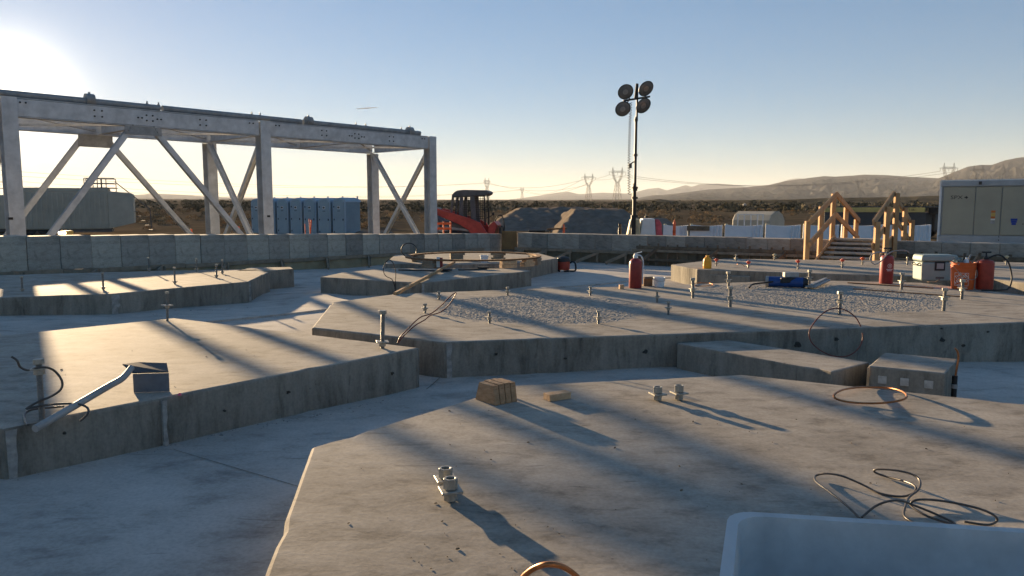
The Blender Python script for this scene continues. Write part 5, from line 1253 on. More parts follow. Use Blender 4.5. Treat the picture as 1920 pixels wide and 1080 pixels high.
# trailer body beside the mast
def tx(px, py, dy=0.25): return D(px, py, 26.2 + dy) - Vector(root.location)
mb = MB(); A = [tx(1205, 410), tx(1228, 410), tx(1230, 446), tx(1199, 446)]
vs = [p for p in A] + [p + Vector((0.1, 1.1, 0)) for p in A]; mb.add(vs, [(3, 2, 1, 0), (4, 5, 6, 7), (0, 1, 5, 4), (1, 2, 6, 5), (2, 3, 7, 6), (3, 0, 4, 7)]); bevel(mb.build('engine_hood', M['whitepaint'], root), 0.03, 2)
mb = MB(); A = [tx(1184, 411, .1), tx(1200, 411, .1), tx(1201, 446, .1), tx(1176, 446, .1)]; vs = A + [p + Vector((0.1, 1.0, 0)) for p in A]; mb.add(vs, [(3, 2, 1, 0), (4, 5, 6, 7), (0, 1, 5, 4), (1, 2, 6, 5), (2, 3, 7, 6), (3, 0, 4, 7)]); bevel(mb.build('side_hood', M['capyel'], root), 0.03, 2)
mb = MB(); A = [tx(1229, 411), tx(1236, 412), tx(1241, 420), tx(1241, 433), tx(1244, 446), tx(1231, 446)]; vs = A + [p + Vector((0.1, 1.0, 0)) for p in A]; mb.add(vs, [(5, 4, 3, 2, 1, 0), (6, 7, 8, 9, 10, 11)] + [(i, (i + 1) % 6, 6 + (i + 1) % 6, 6 + i) for i in range(6)]); bevel(mb.build('red_end_cover', M['pinkred'], root), 0.02, 2)
mb = MB(); c = tx(1212, 408); mb.lathe([(0.06, 0), (0.06, 0.05), (0.02, 0.06), (0.02, 0.14)], 10, c); mb.build('exhaust', M['black'], root, 40)
for x in (0.35, 0.95): mb = MB(); mb.cyl((x, 0.15, 0.32), (x, 0.35, 0.32), 0.32, n=18); mb.build('wheel', M['black'], root, 40)
mb = MB(); mb.box((0.45, 0.8, 0.40), (1.9, 1.3, 0.10)); mb.build('chassis', M['blacksteel'], root)

# ------------------------------------------------------------------ skid steer behind the wall
b = D(874, 440, 34.0); g = terr(b.x, b.y); root = empty('skid_steer', (b.x, b.y, g), R(-8)); root.scale = (1.06, 1.06, 1.04); tag(root, 'red and grey tracked skid steer loader facing right beyond the block wall', 'skid steer')
I4 = Matrix.Identity(4)
def sk(name, out, y, t, m_, bv=0.02):
    mb = MB(); mb.extr(out, Matrix.Translation((0, y, 0)), t); o = mb.build(name, M[m_], root); bevel(o, bv, 1); return o
for y in (-0.72, 0.72):
    out = [(-0.95, 0.10), (-0.80, 0.0), (0.75, 0.0), (1.05, 0.12), (1.15, 0.32), (1.0, 0.52), (-0.55, 0.72), (-0.90, 0.66), (-1.10, 0.38)]
    tr = sk('track', out, y, 0.38, 'black', 0.03)
    sg = -1 if y < 0 else 1
    for x, r_ in ((-0.82, 0.26), (-0.35, 0.14), (0.05, 0.14), (0.45, 0.14), (0.85, 0.20)):
        mb = MB(); mb.cyl((x, y + sg * 0.17, 0.14 + r_ * 0.8), (x, y + sg * 0.215, 0.14 + r_ * 0.8), r_, n=16); mb.build('track_roller', M['steelgrey'], tr, 40)
    sk('rear_tower', [(-1.62, 0.55), (-1.10, 0.45), (-1.02, 0.9), (-1.18, 1.62), (-1.30, 1.70), (-1.62, 1.70)], y * 0.92, 0.16, 'steelgrey', 0.03)
    sk('lift_arm', [(-1.22, 1.64), (-1.10, 1.66), (0.35, 1.22), (0.75, 1.05), (1.25, 0.28), (1.05, 0.14), (0.62, 0.22), (0.25, 0.72), (-0.10, 0.95), (-1.18, 1.42)], y * 0.95, 0.13, 'loader', 0.02)
    mb = MB(); mb.bar((-0.9, y * 0.9, 0.86), (0.45, y * 0.9, 0.70), 0.07, 0.09); mb.build('arm_link', M['steelgrey'], root)
    mb = MB(); mb.bar((-1.0, y * 1.12, 0.74), (0.72, y * 1.12, 0.36), 0.06, 0.12); mb.build('side_step', M['steelgrey'], root)
    mb = MB(); mb.cyl((-1.22, y * 0.90 - 0.1, 1.58), (-1.22, y * 0.90 + 0.1, 1.58), 0.05, n=12); mb.build('pivot_pin', M['black'], root, 40)
sk('engine_body', [(-1.62, 0.35), (0.6, 0.35), (0.75, 0.6), (0.55, 0.95), (-1.0, 1.15), (-1.62, 1.55)], 0, 1.05, 'cabgrey', 0.04)
for y in (-0.46, 0.46):
    cabm = 'cabgrey'
    sk('cab_post', [(-0.62, 1.05), (-0.54, 1.05), (-0.42, 2.15), (-0.30, 2.28), (-0.36, 2.34), (-0.50, 2.25)], y, 0.07, cabm, 0.01)
    sk('cab_post', [(-0.22, 1.05), (-0.04, 1.05), (-0.02, 2.25), (-0.16, 2.25)], y, 0.06, cabm, 0.01)
    sk('cab_post', [(0.34, 0.95), (0.54, 0.95), (0.46, 2.25), (0.26, 2.25)], y, 0.07, cabm, 0.01)
    sk('cab_post', [(0.88, 0.95), (0.95, 0.95), (0.90, 2.28), (0.84, 2.28)], y, 0.05, 'black', 0.01)
    mb = MB()
    for i in range(16): x = -0.5 + i * 0.085; mb.bar((x + 0.03, y, 1.18), (x + 0.03 + (0.06 if i < 3 else 0), y, 2.2), 0.012, 0.012)
    for i in range(11): z = 1.22 + i * 0.095; mb.bar((-0.5, y + 0.008, z), (0.86, y + 0.008, z), 0.012, 0.012)
    o = mb.build('window_screen', M['black'], root); o['kind'] = 'stuff'
sk('cab_roof', [(-0.50, 2.12), (0.95, 2.20), (1.08, 2.26), (1.10, 2.36), (0.95, 2.43), (0.0, 2.45), (-0.28, 2.42), (-0.44, 2.32)], 0, 1.04, 'cabgrey', 0.03)
sk('seat', [(-0.30, 1.0), (0.15, 1.0), (0.15, 1.2), (-0.10, 1.22), (-0.14, 1.75), (-0.28, 1.75)], 0, 0.5, 'black', 0.04)
sk('rear_panel', [(-1.66, 0.60), (-1.632, 0.60), (-1.632, 1.66), (-1.66, 1.66)], 0, 1.3, 'steelgrey', 0.01)
mb = MB(); mb.box((-1.36, -0.752, 1.22), (0.36, 0.02, 0.24)); npl = mb.build('number_plate', M['whitepaint'], root)
vs, fs = text_geo('110', 0.22); mb = MB(); mb.add([(v.x - 1.36, -0.765, v.y + 1.22) for v in vs], fs); mb.build('number', M['ink'], npl, fix=False)
sk('coupler_frame', [(0.95, 0.35), (1.25, 0.35), (1.45, 0.95), (1.30, 1.12), (1.10, 0.95)], 0, 1.15, 'loader', 0.02)
sk('fork_carriage', [(1.52, 0.05), (1.60, 0.05), (1.60, 0.85), (1.52, 0.85)], 0, 1.2, 'black', 0.01)
for y in (-0.35, 0.35): mb = MB(); mb.bar((1.58, y, 0.07), (2.65, y, 0.06), 0.12, 0.05); mb.build('fork', M['black'], root)
mb = MB(); mb.tube(crom([(1.30, -0.3, 1.1), (1.45, -0.3, 1.35), (1.62, -0.3, 1.30), (1.70, -0.3, 0.9), (1.62, -0.3, 0.5)]), 0.022, 8); mb.build('hydraulic_hose', M['black'], root, 50)
mb = MB(); mb.tube(crom([(0.95, -0.4, 1.25), (1.15, -0.4, 1.32), (1.22, -0.4, 1.38)]), 0.02, 6); mb.box((1.24, -0.4, 1.42), (0.10, 0.06, 0.12)); mb.build('work_lamp', M['black'], root)
mb = MB()
for q in (0.0, 0.1): mb.bar((1.0, 0.5 - q * 8, 0.95), (1.62, 0.5 - q * 8, 0.85), 0.03, 0.03)
mb.bar((1.62, -0.5, 0.86), (1.62, 0.6, 0.86), 0.03, 0.03); mb.build('guard_bar', M['blacksteel'], root)
# orange barricade in front of it
b = D(832, 441, 30.0); g = terr(b.x, b.y); root = empty('orange_barricade', (b.x, b.y, g), R(10)); tag(root, 'bright orange folding barricade beside the skid steer', 'barricade')
for x in (-0.28, 0.0, 0.28): mb = MB(); mb.box((x, 0, 0.60), (0.06, 0.05, 1.2)); mb.build('upright', M['safety'], root)
for z in (1.12, 0.92, 0.45): mb = MB(); mb.box((0, -0.035, z), (0.62, 0.03, 0.09)); mb.build('rail', M['safety'], root)
mb = MB(); mb.box((0, -0.04, 0.68), (0.62, 0.03, 0.10)); mb.build('rail', M['whitepaint'], root)

# ------------------------------------------------------------------ portable toilets
def toilet_proto():
    root = empty('portable_toilet', (0, 0, 0)); Wt, Dt, Ht = 1.10, 1.20, 2.06
    mb = MB(); mb.box((0, Dt / 2, 0.06), (Wt, Dt, 0.12)); mb.build('skid_base', M['toiletdark'], root)
    mb = MB(); mb.box((0, Dt / 2 + 0.02, 0.12 + (Ht - 0.12) / 2), (Wt - 0.16, Dt - 0.06, Ht - 0.12)); bevel(mb.build('cabin_wall', M['toilet'], root), 0.03, 2)
    # arched door front
    n = 10; out = [(-0.40, 0.16), (0.40, 0.16), (0.40, Ht - 0.10)] + [(0.40 * math.cos(t), Ht - 0.10 + 0.26 * math.sin(t)) for t in np.linspace(0, math.pi, n)[1:-1]] + [(-0.40, Ht - 0.10)]
    mb = MB(); mb.extr(out, Matrix.Translation((-0.02, -0.01, 0)), 0.05); d = mb.build('door', M['toiletdoor'], root); bevel(d, 0.012, 1)
    for x in (-0.475, 0.445): mb = MB(); mb.box((x, 0.005, 1.08), (0.09, 0.07, 1.95)); bevel(mb.build('corner_post', M['toiletroof'], root), 0.012, 1)
    mb = MB(); mb.box((-0.02, -0.040, 1.74), (0.20, 0.012, 0.15)); mb.build('sign_plate', M['whiteink'], d)
    mb = MB(); mb.box((-0.02, -0.048, 1.74), (0.15, 0.006, 0.10)); mb.build('sign_print', M['ink'], d)
    mb = MB(); mb.box((-0.02, -0.038, 1.54), (0.22, 0.008, 0.035)); mb.build('sign_strip', M['toiletdark'], d)
    for z in (0.35, 1.05, 1.78): mb = MB(); mb.box((-0.385, -0.045, z), (0.05, 0.03, 0.10)); mb.build('hinge', M['toiletdark'], d)
    mb = MB(); mb.box((0.33, -0.05, 1.05), (0.05, 0.04, 0.12)); mb.build('latch', M['toiletdark'], d)
    # vaulted roof
    vs = []; m = 12
    for y in (-0.02, 0.12, Dt - 0.1, Dt + 0.03):
        k = 0.86 if y in (-0.02, Dt + 0.03) else 1.0
        for i in range(m + 1):
            t = math.pi * i / m; vs.append((-0.51 * math.cos(t), y, Ht - 0.02 + 0.27 * k * math.sin(t) ** 0.8))
    fs = [(j * (m + 1) + i, j * (m + 1) + i + 1, (j + 1) * (m + 1) + i + 1, (j + 1) * (m + 1) + i) for j in range(3) for i in range(m)]
    fs += [tuple(range(m, -1, -1)), tuple(range(3 * (m + 1), 4 * (m + 1)))] + [(j * (m + 1), (j + 1) * (m + 1), (j + 1) * (m + 1) + m, j * (m + 1) + m) for j in range(3)]
    mb = MB(); mb.add(vs, fs); mb.build('roof', M['toiletroof'], root, 35)
    for z in (0.7, 1.25, 1.75): mb = MB(); mb.box((Wt / 2 - 0.075, Dt / 2, z), (0.02, Dt - 0.25, 0.03)); mb.build('wall_rib', M['toilet'], root)
    mb = MB(); mb.cyl((0.35, Dt - 0.1, Ht), (0.35, Dt - 0.1, Ht + 0.34), 0.05, n=10); mb.build('vent_pipe', M['toiletroof'], root, 40)
    return root
tp = toilet_proto(); TH = R(33); c0 = D(651, 440, 42.5); tdir = Vector((math.cos(TH), -math.sin(TH), 0))
names = ['at the right end of the row', 'second from the right end of the row', 'third from the right, behind the leaning orange stakes', 'fourth from the right end of the row', 'fifth from the right, just right of the steel column', 'half hidden behind the steel column', 'at the left end of the row behind a diagonal brace']
for i in range(7):
    o = tp if i == 0 else copy_tree(tp); p = c0 - tdir * (0.58 + 1.20 * i); o.location = (p.x, p.y, terr(p.x, p.y) + 0.01 + random.uniform(-.01, .01)); o.rotation_euler = (0, 0, -TH + random.uniform(-.02, .02))
    tag(o, 'blue portable toilet ' + names[i], 'portable toilet', 'row of portable toilets')

# ------------------------------------------------------------------ ribbed white storage tank at far left
b = D(35, 440, 45.0); b2 = D(205, 440, 47.0); g = terr(b.x, b.y); d = b2 - b; L = math.hypot(d.x, d.y); root = empty('storage_tank', (b.x, b.y, g), math.atan2(d.y, d.x)); tag(root, 'long pale ribbed storage tank with a railed platform behind the steel frame', 'storage tank')
def hzt(y): return D(120, y, 46.0).z - g
H1 = hzt(352.5); H2 = hzt(361)
mb = MB(); mb.box((L / 2, 1.25, H1 / 2 + 0.2), (L, 2.5, H1 - 0.4)); bevel(mb.build('body', M['tank'], root), 0.03, 1)
mb = MB(); mb.box((L / 2, 1.25, H1 - 0.10), (L + 0.1, 2.56, 0.22)); bevel(mb.build('top_rail', M['tank'], root), 0.02, 1)
n = int(L / 0.28)
for i in range(n):
    mb = MB(); x = 0.15 + (L - 0.3) * i / (n - 1); mb.box((x, -0.03, H1 / 2 + 0.1), (0.11, 0.07, H1 - 0.75), taper=1.0); bevel(mb.build('rib', M['tank'], root), 0.015, 1)
mb = MB(); E = 1.45
out = [(L, 0.4), (L + E, 0.75), (L + E, H2 - 0.1), (L + E - 0.1, H2), (L, H2 + 0.1)]; mb.extr(out, Matrix.Translation((0, 1.25, 0)), 2.4); bevel(mb.build('sloped_end', M['tank'], root), 0.03, 1)
mb = MB(); mb.box((L / 2, 1.25, 0.3), (L + 0.3, 2.3, 0.2)); mb.build('skid_frame', M['tankdark'], root)
for x in (0.5, 1.4): mb = MB(); mb.cyl((x, 0.1, 0.45), (x, 0.4, 0.45), 0.45, n=16); mb.build('wheel', M['black'], root, 40)
# platform railing
x0, x1 = L * 0.74, L * 1.09; zt0 = H1 + 0.02; zt1 = hzt(333)
for i in range(8):
    x = x0 + (x1 - x0) * i / 7
    if x > L: continue
    mb = MB(); mb.bar((x, 0.4, zt0), (x, 0.4, zt1), 0.05, 0.05); mb.build('rail_post', M['tankdark'], root)
for x in (x0, (x0 + x1) / 2, x1): mb = MB(); mb.bar((x, 1.6, zt0 - 0.2), (x, 1.6, zt1), 0.05, 0.05); mb.build('rail_post', M['tankdark'], root)
for y in (0.4, 1.6):
    for z in (zt1, (zt1 + zt0) / 2): mb = MB(); mb.bar((x0, y, z), (x1, y, z), 0.05, 0.05); mb.build('guard_rail', M['tankdark'], root)
mb = MB(); mb.bar((x0, 1.0, zt0 + 0.02), (x1, 1.0, zt0 + 0.02), 1.2, 0.05); mb.build('platform', M['tankdark'], root)
for y in (0.5, 1.3): mb = MB(); mb.bar((x1, y, zt1 - 0.2), (L + E + 0.9, y, H2 - 1.0), 0.05, 0.05); mb.bar((L + E + 0.9, y, H2 - 1.0), (L + E + 0.95, y, 0.4), 0.05, 0.05); mb.build('stair_rail', M['tankdark'], root)
mb = MB()
for q in range(10): t = q / 9; mb.box((x1 + (L + E + 0.9 - x1) * t, 0.9, zt0 + (0.3 - zt0) * t), (0.22, 0.8, 0.03))
o = mb.build('stair_treads', M['tankdark'], root); o['kind'] = 'stuff'
# second tank farther left
b = D(-120, 440, 52.0); o = empty('storage_tank', (b.x, b.y, terr(b.x, b.y)), R(-12)); tag(o, 'second pale tank at the left edge, mostly behind the steel column', 'storage tank')
mb = MB(); mb.box((3.4, 1.2, 1.35), (6.8, 2.4, 2.3)); bevel(mb.build('body', M['tank'], o), 0.04, 1)
mb = MB(); mb.box((3.4, 1.2, 0.15), (6.8, 2.2, 0.25)); mb.build('skid_frame', M['tankdark'], o)
for x in (4.3, 5.2, 6.1):
    mb = MB(); mb.bar((x, 0.3, 2.5), (x, 0.3, 3.4), 0.05, 0.05); mb.build('rail_post', M['tankdark'], o)
for z in (2.95, 3.38): mb = MB(); mb.bar((4.3, 0.3, z), (6.1, 0.3, z), 0.05, 0.05); mb.build('guard_rail', M['tankdark'], o)
# small machine with two lamps
b = D(118, 441, 24.5); o = empty('generator_cart', (b.x, b.y, terr(b.x, b.y))); tag(o, 'small yellowish cart with two bright round lamps beyond the left wall', 'cart')
mb = MB(); mb.box((0, 0.2, 0.55), (0.26, 0.4, 0.9)); bevel(mb.build('body', M['yelink'], o), 0.03, 2)
for s_ in (-1, 1): mb = MB(); mb.cyl((s_ * 0.07, -0.02, 0.93), (s_ * 0.07, -0.06, 0.93), 0.05, n=14); mb.build('lamp', mat('lit_lamp', (0.9, 0.88, 0.8), 0.3, emit=(1, 0.95, 0.85, 2.0)), o, 40)
for s_ in (-1, 1): mb = MB(); mb.cyl((s_ * 0.13, 0.2, 0.12), (s_ * 0.17, 0.2, 0.12), 0.12, n=14); mb.build('wheel', M['black'], o, 40)

# ------------------------------------------------------------------ cones, stakes, posts
def cone(px, Y, h, label, r=0.14):
    b = D(px, 440, Y); o = empty('traffic_cone', (b.x, b.y, terr(b.x, b.y))); tag(o, label, 'cone', 'orange cones behind the walls')
    mb = MB(); mb.lathe([(r, 0.03), (r * 0.95, 0.05), (0.028, h), (0.02, h + 0.01)], 16); mb.build('cone', M['safety'], o, 40)
    mb = MB(); mb.box((0, 0, 0.015), (r * 2.5, r * 2.5, 0.03)); mb.build('foot', M['safety'], o)
    mb = MB(); r2 = r * 0.95 + (0.028 - r * 0.95) * 0.62 + 0.004; mb.lathe([(r2 + 0.012, h * 0.55), (r2 - 0.004, h * 0.68)], 16); mb.build('collar', M['whiteink'], o, 40)
cone(359, 27.0, 0.98, 'orange cone behind the left wall at the foot of a long brace'); cone(410, 28.5, 0.95, 'orange cone behind the left wall beside a steel column'); cone(448, 28.0, 1.05, 'orange cone behind the left wall left of the toilets')
cone(1057, 29.0, 1.10, 'slim orange cone behind the wall below the dirt pile', 0.11)
b = D(1264, 445, 26.8); o = empty('delineator_post', (b.x, b.y, terr(b.x, b.y))); tag(o, 'tall orange tube post standing before the white barriers', 'post')
mb = MB(); mb.lathe([(0.16, 0.0), (0.16, 0.04), (0.07, 0.07), (0.06, 0.5), (0.052, 1.22), (0.03, 1.25)], 16); mb.build('tube', M['safety'], o, 40); mb = MB(); mb.lathe([(0.058, 0.85), (0.058, 0.95)], 16); mb.build('band', M['orange'], o, 40); mb = MB(); mb.cyl((0, 0, 1.24), (0, 0, 1.32), 0.02, n=8); mb.build('handle', M['safety'], o, 40)
for px, lean, lb in ((573, -0.02, 'left leaning orange stake before the toilets'), (579, 0.12, 'middle orange stake before the toilets'), (582, -0.04, 'right orange stake before the toilets')):
    b = D(px, 441, 33.0); o = empty('orange_stake', (b.x, b.y, terr(b.x, b.y)), 0.3); tag(o, lb, 'stake', 'orange stakes before the toilets'); mb = MB(); h = {573: 1.05, 579: 1.22, 582: 1.28}[px]; mb.bar((0, 0, 0), (lean, 0, h), 0.03, 0.06); mb.build('lath', M['safety'], o)
b = D(1162, 443, 27.0); o = empty('black_post', (b.x, b.y, terr(b.x, b.y))); tag(o, 'short black post behind the wall left of the light tower', 'post'); mb = MB(); mb.lathe([(0.06, 0), (0.06, 1.0), (0.03, 1.05), (0.05, 1.10), (0.05, 1.18), (0.02, 1.2)], 10); mb.build('post', M['black'], o, 40)
b = D(1006, 440, 30.0); gz_ = terr(b.x, b.y)
for k in range(4):
    o = empty('steel_beam', (b.x + random.uniform(-.1, .1), b.y + 0.2 * k, gz_), random.uniform(-.1, .1)); tag(o, ('lowest', 'second', 'third', 'topmost')[k] + ' black beam of the pile behind the wall corner', 'beam', 'black beams behind the corner')
    mb = MB(); hsec(mb, (-0.42 + 0.05 * k, 0, 0.14 + 0.20 * k), (0.40, 0, 0.14 + 0.20 * k), 0.16, 0.19, (0, 0, 1)); mb.build('section', M['black'], o)
for k in range(2): mb = MB(); mb.box((0, 0, 0), (0.1, 0.9, 0.1)); o = mb.build('dunnage', M['wooddark']); o.location = (b.x - 0.3 + 0.6 * k, b.y + 0.3, gz_ - 0.01); tag(o, ('left', 'right')[k] + ' timber under the black beam pile', 'timber')
a, c = D(1026, 430, 30.5), D(1062, 428, 30.5); o = empty('orange_plank', (a.x, a.y, terr(a.x, a.y))); tag(o, 'faded orange plank on low trestles behind the corner of the walls', 'plank'); La = Vector(o.location)
mb = MB(); mb.bar(a - La, c - La, 0.2, 0.07); mb.build('plank', M['rust'], o)
for t in (0.15, 0.85): p = a + (c - a) * t - La; mb = MB(); mb.bar((p.x, p.y - 0.05, 0), (p.x, p.y, p.z - 0.04), 0.05, 0.05); mb.build('trestle', M['rust'], o)

# ------------------------------------------------------------------ dirt piles
def mound(name, px0, px1, Y, ytop, label, seed, w=9.0, ridge_n=6):
    A, B = D(px0, 440, Y), D(px1, 440, Y); cx = (A.x + B.x) / 2; hw = (B.x - A.x) / 2; zt = D((px0 + px1) / 2, ytop, Y).z
    g = terr(cx, Y); h = zt - g; nx, ny = 120, 60; vs = []
    for j in range(ny):
        for i in range(nx):
            u = i / (nx - 1) * 2 - 1; v = j / (ny - 1) * 2 - 1
            x = cx + u * hw * 1.25; y = Y + v * w
            fx = min(max((1.25 - abs(u * 1.25)) / 0.75, 0), 1); fy = min(max((1 - abs(v)) / 0.85, 0), 1)
            q = Vector((x * 0.35, y * 0.35, seed)); k = min(fx, fy); k = k * (1.08 - 0.08 * k)
            gul = 0.14 * mnoise.noise(Vector((x * 1.1 + y * 0.35, y * 0.15, seed))) + 0.09 * mnoise.noise(Vector((x * 2.6 + y * 0.8, y * 0.3, seed)))
            z = g - 0.15 + h * min(k * 1.15, 1.0 + 0.05 * mnoise.noise(q)) * (1 + 0.05 * mnoise.noise(q)) + h * gul * (4 * k * (1 - k)) + 0.10 * mnoise.fractal(q * 4, 1, 2, 5)
            vs.append((x - cx, y - Y, z - g if k > 0 else -0.15))
    mb = MB(); mb.add(vs, [(j * nx + i, j * nx + i + 1, (j + 1) * nx + i + 1, (j + 1) * nx + i) for j in range(ny - 1) for i in range(nx - 1)])
    o = mb.build(name, M['dirt'], None, 60); o.location = (cx, Y, g); tag(o, label, 'dirt pile'); return o
mound('dirt_pile', 1045, 1188, 57, 388, 'large flat-topped grey dirt pile behind the corner of the walls', 2.0, 9)
mound('dirt_pile', 935, 1140, 67, 387, 'longer pale streaked dirt pile left of the large one', 7.0, 12)
mound('dirt_pile', 1185, 1262, 50, 407, 'low dirt heap behind the white trailer', 4.0, 4)
mound('dirt_pile', 660, 740, 44, 428, 'low brown spoil heap right of the toilets', 11.0, 2.0)

# ------------------------------------------------------------------ lattice transmission towers and their wires
def tower_proto():
    root = empty('transmission_tower', (0, 0, 0)); mb = MB(); w = 0.32
    def leg4(z0, a0, b0, z1, a1, b1, cr=True):
        c0 = [(-a0, -b0, z0), (a0, -b0, z0), (a0, b0, z0), (-a0, b0, z0)]; c1 = [(-a1, -b1, z1), (a1, -b1, z1), (a1, b1, z1), (-a1, b1, z1)]
        for i in range(4):
            j = (i + 1) % 4; mb.bar(c0[i], c1[i], w, w); mb.bar(c1[i], c1[j], w * .6, w * .6)
            if cr: mb.bar(c0[i], c1[j], w * .6, w * .6); mb.bar(c0[j], c1[i], w * .6, w * .6)
    lv = [(0, 4.6), (9, 3.7), (16, 3.0), (21, 2.4), (25, 1.9)]
    for (z0, a0), (z1, a1) in zip(lv, lv[1:]): leg4(z0, a0, a0, z1, a1, a1)
    for s_ in (-1, 1):
        p = [(s_ * 0.4, 25), (s_ * 3.6, 31), (s_ * 5.6, 38)]; q = [(s_ * 1.9, 25), (s_ * 5.6, 31), (s_ * 7.4, 38)]
        for y in (-1.2, 1.2):
            for k in range(2):
                mb.bar((p[k][0], y, p[k][1]), (p[k + 1][0], y, p[k + 1][1]), w * .8, w * .8); mb.bar((q[k][0], y, q[k][1]), (q[k + 1][0], y, q[k + 1][1]), w * .8, w * .8)
                mb.bar((p[k][0], y, p[k][1]), (q[k + 1][0], y, q[k + 1][1]), w * .5, w * .5); mb.bar((q[k][0], y, q[k][1]), (p[k + 1][0], y, p[k + 1][1]), w * .5, w * .5); mb.bar((p[k + 1][0], y, p[k + 1][1]), (q[k + 1][0], y, q[k + 1][1]), w * .5, w * .5)
        for y in (-1.0, 1.0): mb.bar((s_ * 5.6, y, 38), (s_ * 6.5, 0, 45), w * .7, w * .7); mb.bar((s_ * 7.6, y, 38), (s_ * 6.5, 0, 45), w * .7, w * .7)
        mb.bar((s_ * 7.0, 0, 40), (s_ * 12.5, 0, 38.6), w * .8, w * .8); mb.bar((s_ * 7.0, 0, 37.6), (s_ * 12.5, 0, 38.6), w * .8, w * .8)
    for y in (-1.0, 1.0):
        mb.bar((-7.5, y, 38), (7.5, y, 38), w * .8, w * .8); mb.bar((-7.5, y, 40), (7.5, y, 40), w * .8, w * .8)
        for i in range(10): x = -7.5 + i * 1.5; mb.bar((x, y, 38 if i % 2 else 40), (x + 1.5, y, 40 if i % 2 else 38), w * .5, w * .5)
    o = mb.build('lattice', M['lattice'], root); o['kind'] = 'stuff'
    for x in (-11.5, 0.0, 11.5): m2 = MB(); m2.cyl((x, 0, 38), (x, 0, 35), 0.22, n=6); m2.build('insulator', M['lattice'], root, 40)
    return root
tpz = tower_proto()
TW = [(1158, 313, 880, 'nearer lattice tower left of the light mast'), (1104, 325, 1000, 'lattice tower second to the left of the light mast'), (979, 350, 1650, 'smallest distant lattice tower right of the skid steer'), (913, 333, 1150, 'lattice tower rising behind the skid steer cab'),
      (1780, 305, 800, 'lattice tower above the left end of the enclosure'), (1835, 310, 840, 'lattice tower against the mountain above the enclosure'), (1558, 345, 1300, 'faint lattice tower against the brown hills left of the steps'), (1612, 335, 1200, 'faint lattice tower against the brown hills above the steps')]
tpos = []
for i, (px, py, Y, lb) in enumerate(TW):
    o = tpz if i == 0 else copy_tree(tpz); p = D(px, py, Y); zb = terr(p.x, p.y) - 1; k = (p.z - zb) / 45.0
    o.location = (p.x, Y, zb); o.scale = (k, k, k); o.rotation_euler = (0, 0, R((18, 16, 55, 60, 10, 10, 20, 20)[i])); tag(o, lb, 'transmission tower', 'transmission towers'); tpos.append((Vector((p.x, Y, zb)), k, o.rotation_euler.z))
def wire(A, B, sag, r, label):
    pts = []; N_ = 40
    for i in range(N_ + 1): t = i / N_; p = A + (B - A) * t; p.z -= sag * 4 * t * (1 - t); pts.append(p - A)
    mb = MB(); mb.tube(pts, r, 4); o = mb.build('power_line', M['lattice'], None, fix=False); o.location = A; tag(o, label, 'power line', 'power lines')
def arm(i, s_):
    p, k, a = tpos[i]; return p + Vector((math.cos(a) * 11.5 * s_ * k, math.sin(a) * 11.5 * s_ * k, 35 * k))
for s_, nm in ((-1, 'lower'), (1, 'upper')):
    wire(arm(0, s_), arm(4, s_), 14, 0.16, nm + ' power line from the nearer tower to the enclosure'); wire(arm(1, s_), arm(0, s_), 2, 0.14, nm + ' power line between the two towers left of the mast')
    wire(arm(1, s_), arm(2, s_), 14, 0.2, nm + ' power line running to the smallest tower'); wire(arm(3, s_), D(1104, 340 + 6 * s_, 1000), 10, 0.16, nm + ' power line right of the skid steer cab')
    wire(arm(3, s_), D(-150, 312 - 5 * s_, 620), 11, 0.12, nm + ' power line sweeping down from the upper left'); wire(arm(2, s_), D(-150, 330 - 5 * s_, 900), 20, 0.16, nm + ' power line along the left horizon')
a, c = D(668, 204, 14000), D(708, 201.5, 14000); mb = MB(); mb.cyl((0, 0, 0), (c - a) * 0.5, 4, 12, n=8); mb.cyl((c - a) * 0.5, c - a, 12, 3, n=8); o = mb.build('contrail', mat('ice_trail', (0.9, 0.9, 0.9), 1.0, var=0.02), None, 60); o.location = a; tag(o, 'short white contrail high in the sky above the frame', 'contrail')

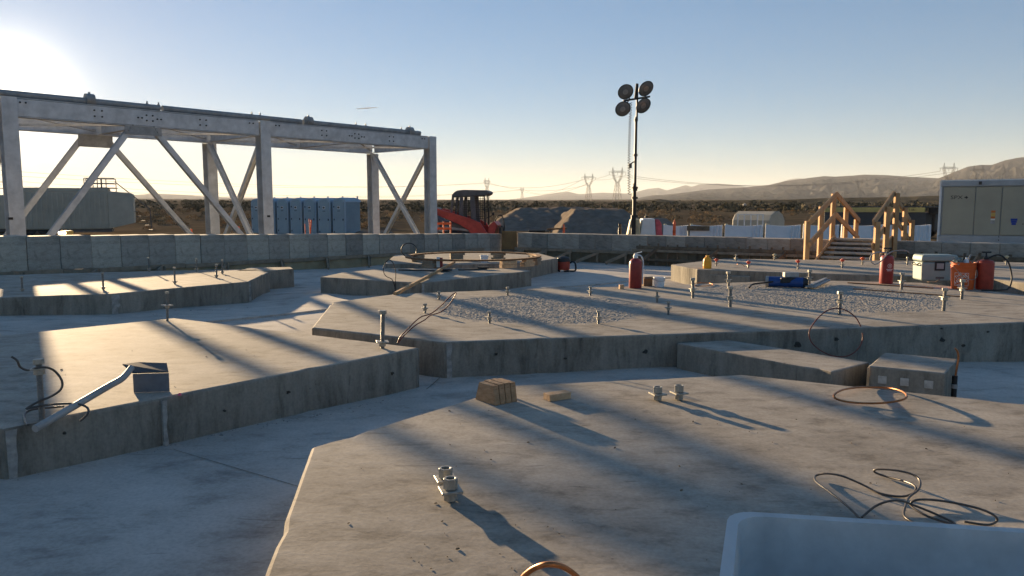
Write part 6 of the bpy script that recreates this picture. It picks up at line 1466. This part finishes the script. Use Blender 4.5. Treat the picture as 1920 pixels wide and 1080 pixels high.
# ------------------------------------------------------------------ crumbs, chips and twigs on the pads (uncountable)
mb = MB(); polys = [(600, 1900, 760, 1075), (60, 740, 640, 740), (640, 1250, 575, 630), (1250, 1900, 560, 610)]
for i in range(170):
    x0, x1, y0, y1 = polys[0] if i < 70 else random.choice(polys)
    px, py = random.uniform(x0, x1), random.uniform(y0, y1)
    if x0 == 60 and not (py < 800 - 0.188 * px - 8 and py > 640): continue
    if x0 == 600 and py < 838 - (px - 583) * 0.30 and px < 965: continue
    q = P(px, py, 0.002); s_ = abs(random.gauss(0, 0.0022)) + 0.0012
    mb.box(q + Vector((0, 0, s_ * 0.3)), (s_ * random.uniform(1, 3), s_, s_ * 0.8), Matrix.Rotation(random.uniform(0, 3.1), 3, 'Z'), taper=0.6)
o = mb.build('concrete_crumbs', M['wooddark']); tag(o, 'small dark crumbs and chips scattered on the pads', 'debris', kind='stuff')

# grit gathered at the feet of the pads
mb = MB()
for (x0, y0), (x1, y1), n in (((5, 893), (787, 735), 190), ((834, 692), (1240, 682), 90), ((1240, 682), (1275, 684), 8), ((207, 590), (466, 571), 40), ((600, 545), (790, 550), 30), ((790, 550), (997, 534), 25), ((583, 860), (700, 815), 20)):
    for i in range(n):
        t = random.random(); px, py = x0 + (x1 - x0) * t, y0 + (y1 - y0) * t + abs(random.gauss(0, 5)) + 0.5
        q = P(px, py, -0.28); q = P(px, py, ground_z(q.x, q.y)); q = P(px, py, ground_z(q.x, q.y)); s_ = abs(random.gauss(0, 0.004)) + 0.002
        mb.box(q + Vector((0, 0, s_ * 0.25)), (s_ * random.uniform(1, 2.5), s_, s_ * 0.8), Matrix.Rotation(random.uniform(0, 3.1), 3, 'Z'), taper=0.6)
o = mb.build('site_grit', M['grout']); tag(o, 'loose grit gathered along the feet of the concrete pads', 'debris', kind='stuff')

# ------------------------------------------------------------------ haze
def haze():
    mb = MB(); mb.box((0, 0, 215), (32000, 32000, 440)); m = bpy.data.materials.new('haze_air'); m.use_nodes = True
    nt = m.node_tree; nt.nodes.clear(); out = nt.nodes.new('ShaderNodeOutputMaterial'); v = nt.nodes.new('ShaderNodeVolumePrincipled')
    v.inputs['Color'].default_value = (0.88, 0.93, 1.0, 1); v.inputs['Density'].default_value = 0.00006; v.inputs['Anisotropy'].default_value = 0.15
    nt.links.new(v.outputs['Volume'], out.inputs['Volume']); o = mb.build('haze', m); o.display_type = 'WIRE'
    tag(o, 'thin dusty air over the desert', 'haze', kind='stuff')
haze()
